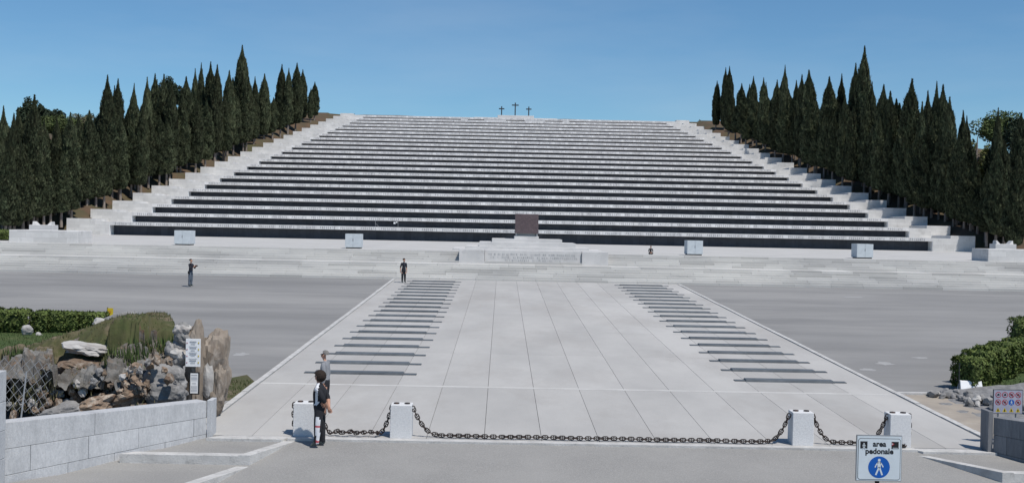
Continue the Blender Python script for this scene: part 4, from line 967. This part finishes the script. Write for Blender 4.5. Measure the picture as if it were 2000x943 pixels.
def broad_tree(px, ptop, Y, width_px, lab, m_, n=7000, crown_h=None, seed=1, leaf=.28, open_=.0, base=None):
    r3 = np.random.default_rng(seed); p = atY(px, ptop, Y); z0 = hill(p.x, Y) if base is None else base; h = p.z-z0; w = width_px/(FPX/Y)/2
    ch = crown_h or h*.65
    root = tag(empty('broadleaf_tree', (p.x, Y, z0)), lab, 'tree', 'broadleaf trees behind the cypresses')
    k = 26; cc = r3.normal(0, 1, (k, 3)); cc /= np.linalg.norm(cc, axis=1)[:, None]; cc *= r3.uniform(.35, .85, k)[:, None]; cc[:, 2] = np.abs(cc[:, 2])*1.0-.25
    rad = r3.uniform(.22, .42, k)*(1-open_*.35); which = r3.integers(0, k, n)
    u = r3.normal(0, 1, (n, 3)); u /= np.linalg.norm(u, axis=1)[:, None]
    q = cc[which]+u*(rad[which]*r3.uniform(.6, 1.05, n)**.5)[:, None]
    pos = q*np.array([w, w, ch*.6]); pos[:, 2] += h-ch*.62
    nr = u+r3.normal(0, .6, (n, 3)); nr /= np.linalg.norm(nr, axis=1)[:, None]; a = np.cross(nr, r3.normal(0, 1, (n, 3))); a /= np.linalg.norm(a, axis=1)[:, None]; b_ = np.cross(nr, a)
    s_ = leaf*r3.uniform(.6, 1.4, n)[:, None]
    V = np.stack([pos-a*s_*.6, pos+a*s_*.6, pos+b_*s_*1.2], 1)
    link('crown', tri_mesh('crown', V, [m_], r3.uniform(.55, 1.45, n)), root)
    b = MB(); b.tube([(0, 0, -.5), (.1, 0, h*.2), (-.05, .1, h*.45), (0, 0, h*.75)], [.32, .26, .2, .06], 8)
    for i in range(9):
        c_ = cc[i]*np.array([w, w, ch*.6]); c_[2] += h-ch*.62; st_ = h*r3.uniform(.22, .5)
        b.tube([(0, 0, st_), tuple(np.array([c_[0]*.5, c_[1]*.5, (st_+c_[2])/2+.3])), tuple(c_)], [.13, .09, .04], 6)
    b.build('trunk', M['bark'], root)
    return root
broad_tree(64, 183, 215, 62, 'dark spreading pine crown at the far left above the cypresses', M['leafd'], 6000, seed=5, leaf=.3, open_=.5)
broad_tree(106, 202, 235, 44, 'small dark pine crown right of the spreading pine', M['leafd'], 4000, seed=6, leaf=.3, open_=.6)
broad_tree(118, 214, 215, 95, 'yellow-green leafy tree behind the left cypresses', M['leafb'], 9000, seed=7)
broad_tree(165, 212, 225, 70, 'pale budding tree with thin foliage behind the left cypresses', mat('budding_foliage', (.13, .12, .075), (.09, .10, .05), .6, .9, tone=1), 3500, seed=8, leaf=.2, open_=.6)
broad_tree(335, 138, 232, 62, 'dark feathery pine top rising among the left cypresses', M['leafd'], 5000, seed=9, leaf=.3, open_=.6)
broad_tree(1952, 208, 225, 120, 'rounded grey-green tree behind the right cypresses', M['leafb'], 9000, seed=10)
broad_tree(1910, 240, 200, 80, 'yellow-green tree showing between the right cypresses', mat('yellow_green_foliage', (.115, .12, .035), (.08, .09, .028), .6, .85, tone=1), 12000, seed=11, crown_h=16)
broad_tree(1990, 212, 205, 70, 'dark leafy tree at the right frame edge', M['leafd'], 7000, seed=12)
broad_tree(1975, 262, 190, 70, 'dark bushy tree low between the last right cypresses', M['leafd'], 7000, seed=21, crown_h=15)
broad_tree(1313, 234, 300, 22, 'low dark tree just right of the summit', M['leafd'], 1800, seed=13, base=27.5); broad_tree(1335, 240, 300, 24, 'second low dark tree right of the summit', M['leafd'], 1800, seed=14, base=27)
broad_tree(1362, 231, 300, 26, 'pointed dark tree at the top of the right grove', M['leafd'], 2400, seed=15, base=26.5); broad_tree(1380, 238, 290, 24, 'rounded low tree against the first right cypress', M['leafd'], 2200, seed=16, base=26.5)
broad_tree(643, 234, 285, 30, 'low shrub on the crest beside the left grove', M['leafb'], 1200, seed=17, base=27)
hedge_bush((-44.5, 97, PLAT), 2.2, 1.4, .75, 3000, 290, 'low green shrub beside the left wing block', 0, None, .12)

# ================================================================== PEOPLE
def skin_body(name, joints, edges, root_j, parent, face_mat, mats, subs=2):
    names = list(joints); idx = {n_: i for i, n_ in enumerate(names)}
    me = bpy.data.meshes.new(name+'_skel'); me.from_pydata([joints[n_][0] for n_ in names], [(idx[a], idx[b_]) for a, b_ in edges], [])
    o = bpy.data.objects.new('tmp_body', me); col.objects.link(o)
    sk = o.modifiers.new('skin', 'SKIN'); sk.use_smooth_shade = True; sk.branch_smoothing = .6
    for i, n_ in enumerate(names):
        r_ = joints[n_][1]; r_ = (r_, r_) if not hasattr(r_, '__len__') else r_
        me.skin_vertices[0].data[i].radius = r_; me.skin_vertices[0].data[i].use_root = (n_ == root_j)
    ss = o.modifiers.new('sub', 'SUBSURF'); ss.levels = subs; ss.render_levels = subs
    dg = bpy.context.evaluated_depsgraph_get(); m2 = bpy.data.meshes.new_from_object(o.evaluated_get(dg)); bpy.data.objects.remove(o)
    m2.materials.clear()
    for q in mats: m2.materials.append(q)
    for p in m2.polygons:
        p.use_smooth = True; p.material_index = face_mat(p.center, p.normal)
    return link(name, m2, parent)
def fingers(J, E, wrist, hand_dir, side_dir, palm_n, pre):
    """palm and five unequal fingers rooted in the palm"""
    w, hd, sd_ = Vector(wrist), Vector(hand_dir).normalized(), Vector(side_dir).normalized(); pn = Vector(palm_n).normalized()
    J[pre+'palm'] = (tuple(w+hd*.075), (.036, .022)); E.append((pre+'wrist', pre+'palm'))
    for i, (o_, l_) in enumerate(((-.03, .068), (-.01, .082), (.011, .076), (.031, .058))):
        a = w+hd*.10+sd_*o_; b_ = a+hd*l_*.5+pn*l_*.22; c = b_+hd*l_*.25+pn*l_*.42
        J[pre+'f%da' % i] = (tuple(a), .0095); J[pre+'f%db' % i] = (tuple(b_), .009); J[pre+'f%dc' % i] = (tuple(c), .008)
        E += [(pre+'palm', pre+'f%da' % i), (pre+'f%da' % i, pre+'f%db' % i), (pre+'f%db' % i, pre+'f%dc' % i)]
    a = w+hd*.05-sd_*.04; b_ = a+hd*.035-sd_*.025+pn*.01
    J[pre+'ta'] = (tuple(a), .0105); J[pre+'tb'] = (tuple(b_), .009); E += [(pre+'palm', pre+'ta'), (pre+'ta', pre+'tb')]
def person(loc, facing, H, lab, pose, colours, hair, hair_size=1.0, extra=None, hairm='hairdark'):
    """facing: angle of the view direction, body built looking along +x then turned"""
    root = tag(empty('person', loc, facing), lab, 'person')
    k = H/1.75; J = {}; E = []; bk = pose.get('bulk', 1.12)
    def V(x, y, z): return (x*k, y*k, z*k)
    hip = pose.get('hip', .93); ln = pose.get('lean', 0.0)
    J['pelvis'] = (V(0, 0, hip), (.125*k*bk, .155*k*bk)); J['waist'] = (V(.01+ln*.2, 0, hip+.16), (.118*k*bk, .145*k*bk)); J['chest'] = (V(.01+ln*.6, 0, hip+.36), (.13*k*bk, .165*k*bk)); J['upper'] = (V(ln*.9, 0, hip+.50), (.085*k, .12*k))
    J['neck'] = (V(.0+ln, 0, hip+.585), .052*k); J['headb'] = (V(.025+ln*1.1, 0, hip+.65), (.072*k, .065*k)); J['headm'] = (V(.02+ln*1.15, 0, hip+.735), (.093*k, .077*k)); J['headt'] = (V(.005+ln*1.15, 0, hip+.80), (.07*k, .062*k))
    J['nose'] = (V(.108+ln*1.15, 0, hip+.70), .013*k)
    E += [('pelvis', 'waist'), ('waist', 'chest'), ('chest', 'upper'), ('upper', 'neck'), ('neck', 'headb'), ('headb', 'headm'), ('headm', 'headt'), ('headm', 'nose')]
    for s, pre in ((1, 'l'), (-1, 'r')):
        sh = (ln*.85, s*.18, hip+.48); el, wr = pose[pre+'arm']; el = (el[0], s*el[1], el[2]+hip); wr = (wr[0], s*wr[1], wr[2]+hip)
        J[pre+'sh'] = (V(*sh), .066*k*bk); J[pre+'el'] = (V(*el), .05*k*bk); J[pre+'wrist'] = (V(*wr), .03*k); E += [('upper', pre+'sh'), (pre+'sh', pre+'el'), (pre+'el', pre+'wrist')]
        hd = Vector(wr)-Vector(el); hd.normalize(); hd = Vector(pose.get(pre+'hand', tuple(hd))); sdv = hd.cross(Vector((0, s, .15))).normalized()
        fingers(J, E, V(*wr), hd, sdv, Vector((0, -s, 0)) if 'palm' not in pose else Vector(pose['palm']), pre)
        hipj = (0, s*.095, hip-.06); kn, an = pose[pre+'leg']; an = (an[0], s*an[1], an[2]); kn = (kn[0], s*kn[1], kn[2])
        J[pre+'hip'] = (V(*hipj), .097*k*bk); J[pre+'kn'] = (V(*kn), .075*k*bk); J[pre+'an'] = (V(*an), .056*k*bk); td = Vector(pose.get(pre+'toe', (.17, 0, -.055)))
        J[pre+'heel'] = (V(an[0]-.03, an[1], an[2]-.045), (.042*k, .035*k)); J[pre+'toe'] = (V(an[0]+td.x, an[1]+td.y*s, an[2]+td.z), (.034*k, .03*k))
        E += [('pelvis', pre+'hip'), (pre+'hip', pre+'kn'), (pre+'kn', pre+'an'), (pre+'an', pre+'heel'), (pre+'an', pre+'toe')]
    # bones -> garment
    bones = [(Vector(J[a][0]), Vector(J[b_][0]), a, b_) for a, b_ in E]
    def region(c):
        best = None; bd_ = 9
        for p, q, a, b_ in bones:
            d = q-p; t = max(0, min(1, (c-p).dot(d)/max(1e-9, d.dot(d)))); r_ = (p+d*t-c).length/ (1.6 if a in ('pelvis', 'waist', 'chest') else 1.0)
            if r_ < bd_: bd_ = r_; best = (a, b_, t)
        return best
    mats_ = [M[c] for c in colours['mats']]
    def fm(c, n_):
        a, b_, t = region(c); return colours['pick'](a, b_, t, c/k, n_)
    body = skin_body('body', J, E, 'pelvis', root, fm, mats_)
    hc = Vector(V(.0+ln*1.15, 0, hip+.745)); bm = bmesh.new(); bmesh.ops.create_icosphere(bm, subdivisions=4, radius=1)
    rm = []
    for v in bm.verts:
        p = v.co.copy(); cut = -.15 if p.x < .15 else .28+.5*max(0, p.x-.3)
        if hair == 'long': cut = -.95 if p.x < .45 else (.1 if p.x < .75 else .35)
        if p.z < cut: rm.append(v); continue
        q = p*(1+.06*noise.noise(p*5)+(.10*noise.noise(p*9) if hair != 'short' else 0)); v.co = hc+Vector((q.x*(.108 if hair == 'long' or q.x < 0 else .094), q.y*.092, q.z*.108))*k*hair_size+Vector((-.012*k, 0, 0))
    bmesh.ops.delete(bm, geom=rm, context='VERTS'); me = bpy.data.meshes.new('hair'); bm.to_mesh(me); bm.free(); me.materials.append(M[hairm]); link('hair', me, root, smooth=True)
    b = MB()
    for s in (-1, 1): 
        p = Vector(V(.02+ln*1.15, s*.082, hip+.715)); b.tube([p-Vector((0, 0, .028*k)), p, p+Vector((-.005, 0, .03*k))], [.008*k, .016*k, .010*k], 6)
    b.build('ears', M['skin'], root)
    b = MB()
    for s in (-1, 1):
        p = Vector(V(.098+ln*1.15, s*.032, hip+.735)); b.tube([p, p+Vector((.012*k, 0, 0))], .011*k, 8)
    b.build('eyes', M['black'], root)
    b = MB(); p = Vector(V(.092+ln*1.12, 0, hip+.665)); b.tube([p+Vector((0, -.022*k, 0)), p+Vector((.008*k, 0, 0)), p+Vector((0, .022*k, 0))], .006*k, 6); b.build('mouth', M['redcloth'], root)
    if extra: extra(root, k, hip)
    return root
def std_pick(top, low, shoe=3, skin_from=0.5, skin=2):
    def f(a, b_, t, c, n_):
        if a[1:] in ('an',) : return shoe
        if a[1:] in ('hip', 'kn') or a == 'pelvis' and b_ in ('lhip', 'rhip'): return low
        if a == 'pelvis': return low if t < .35 else top
        if a in ('waist', 'chest'): return top
        if a == 'upper': return top if b_ != 'neck' or t < .5 else skin
        if a[1:] == 'sh': return top
        if a[1:] == 'el': return top if t < skin_from else skin
        return skin
    return f
ARM_DOWN = ((-.01, .225, .20), (.03, .235, -.04))
LEG_STAND = ((.01, .10, .48), (-.02, .10, .085))
# person in the tracksuit, facing left, hands behind the back
def ts_pick(a, b_, t, c, n_):
    base_ = std_pick(0, 0, 3, .28)(a, b_, t, c, n_)
    if base_ == 0:
        # white panels on the side toward the viewer
        if n_.y > .35 and c.y > .05:
            if a[1:] in ('hip', 'kn') and abs(c.x-.0) < .045: return 4 if not (.12 < c.z < .17 or .50 < c.z < .53) else 5
            if a in ('waist', 'chest', 'pelvis', 'upper') and .0 < c.x < .10 and c.z > 1.0: return 4
        if a[1:] == 'sh' and n_.y > .3 and c.x > .0: return 4
    return base_
tpose = {'larm': ((-.13, .235, .22), (-.20, .07, .02)), 'rarm': ((-.13, .235, .22), (-.21, .05, .0)), 'lhand': (-.25, -.35, -.8), 'rhand': (-.25, -.35, -.8), 'lleg': ((.02, .10, .48), (.03, .10, .085)), 'rleg': ((-.02, .10, .48), (-.07, .10, .085)), 'lean': .02, 'bulk': 1.34}
person((-6.67, 27.72, road_z(27.72)+.0), math.pi-.08, 1.74, 'person in black tracksuit with white side stripes, hands behind back, beside the bollard', tpose,
       {'mats': ['blackcloth', 'blackcloth', 'skin', 'shoe', 'whitecloth', 'redcloth'], 'pick': ts_pick}, 'long', 1.36)
def glasses(root, k, hip):
    b = MB(); b.box(.085*k, .112*k, -.062*k, .062*k, (hip+.722)*k, (hip+.75)*k); b.box(-.02*k, .09*k, .078*k, .084*k, (hip+.735)*k, (hip+.745)*k); b.box(-.02*k, .09*k, -.084*k, -.078*k, (hip+.735)*k, (hip+.745)*k); b.build('sunglasses', M['black'], root)
person((-7.03, 31.0, G(31.0)), math.pi-.15, 1.72, 'grey-haired man in grey jacket and dark trousers standing behind the tracksuit person',
       {'larm': ((-.02, .22, .20), (.03, .20, -.03)), 'rarm': ((-.02, .22, .20), (.05, .20, -.02)), 'lleg': LEG_STAND, 'rleg': ((.03, .10, .48), (.05, .10, .085)), 'lean': .03},
       {'mats': ['greycloth', 'blackcloth', 'skin', 'shoe'], 'pick': std_pick(0, 1, 3, .9)}, 'short', .99, glasses, 'hairgrey')
def camera_held(root, k, hip):
    b = MB(); b.box(.38*k, .44*k, -.07*k, .07*k, (hip+.36)*k, (hip+.45)*k); b.tube([(.44*k, 0, (hip+.405)*k), (.52*k, 0, (hip+.405)*k)], .035*k, 10); b.build('camera_in_hands', M['black'], root)
    b = MB(); b.box(-.05*k, .08*k, -.26*k, -.17*k, (hip-.12)*k, (hip+.06)*k); b.build('shoulder_bag', M['black'], root, .02)
person((-21.46, 72.17, G(72.17)), -.35, 1.66, 'man in dark jacket and faded jeans holding a camera on the left asphalt',
       {'larm': ((.14, .24, .24), (.33, .08, .36)), 'rarm': ((.14, .24, .24), (.33, .08, .36)), 'lleg': LEG_STAND, 'rleg': ((-.0, .11, .48), (-.04, .12, .085))},
       {'mats': ['navycloth', 'jeans', 'skin', 'shoe'], 'pick': std_pick(0, 1, 3, .75)}, 'short', 1.0, camera_held)
person((-8.97, 78.48, G(78.48)), -1.0, 1.60, 'person all in black standing at the far end of the paved way',
       {'larm': ARM_DOWN, 'rarm': ((-.03, .24, .20), (.0, .26, -.04)), 'lleg': ((.01, .11, .48), (-.01, .12, .085)), 'rleg': LEG_STAND, 'lean': .03},
       {'mats': ['navycloth', 'blackcloth', 'skin', 'shoe'], 'pick': std_pick(0, 1, 3, .1)}, 'short', 1.06)
def pale_cap(root, k, hip):
    b = MB(); b.tube([(.0, 0, (hip+.79)*k), (0, 0, (hip+.845)*k)], [.10*k, .06*k], 12); b.box(.06*k, .17*k, -.06*k, .06*k, (hip+.785)*k, (hip+.80)*k); b.build('cap', mat('pale_pink_cap', (.62, .45, .45), None, 3), root)
person((9.08, 91.2, PLAT), -1.57, 1.2, 'small figure in dark clothes and pale cap sitting low at the top of the stairs',
       {'hip': .13, 'lean': .10, 'larm': ((.12, .24, .22), (.28, .12, .12)), 'rarm': ((.12, .24, .22), (.28, .12, .12)), 'lleg': ((.28, .26, .16), (.10, .10, .07)), 'rleg': ((.28, .26, .16), (.16, .06, .07)), 'ltoe': (.08, -.1, -.02), 'rtoe': (.08, -.1, -.02)},
       {'mats': ['blackcloth', 'blackcloth', 'skin', 'shoe'], 'pick': std_pick(0, 1, 3, .9)}, 'short', 1.0, pale_cap)
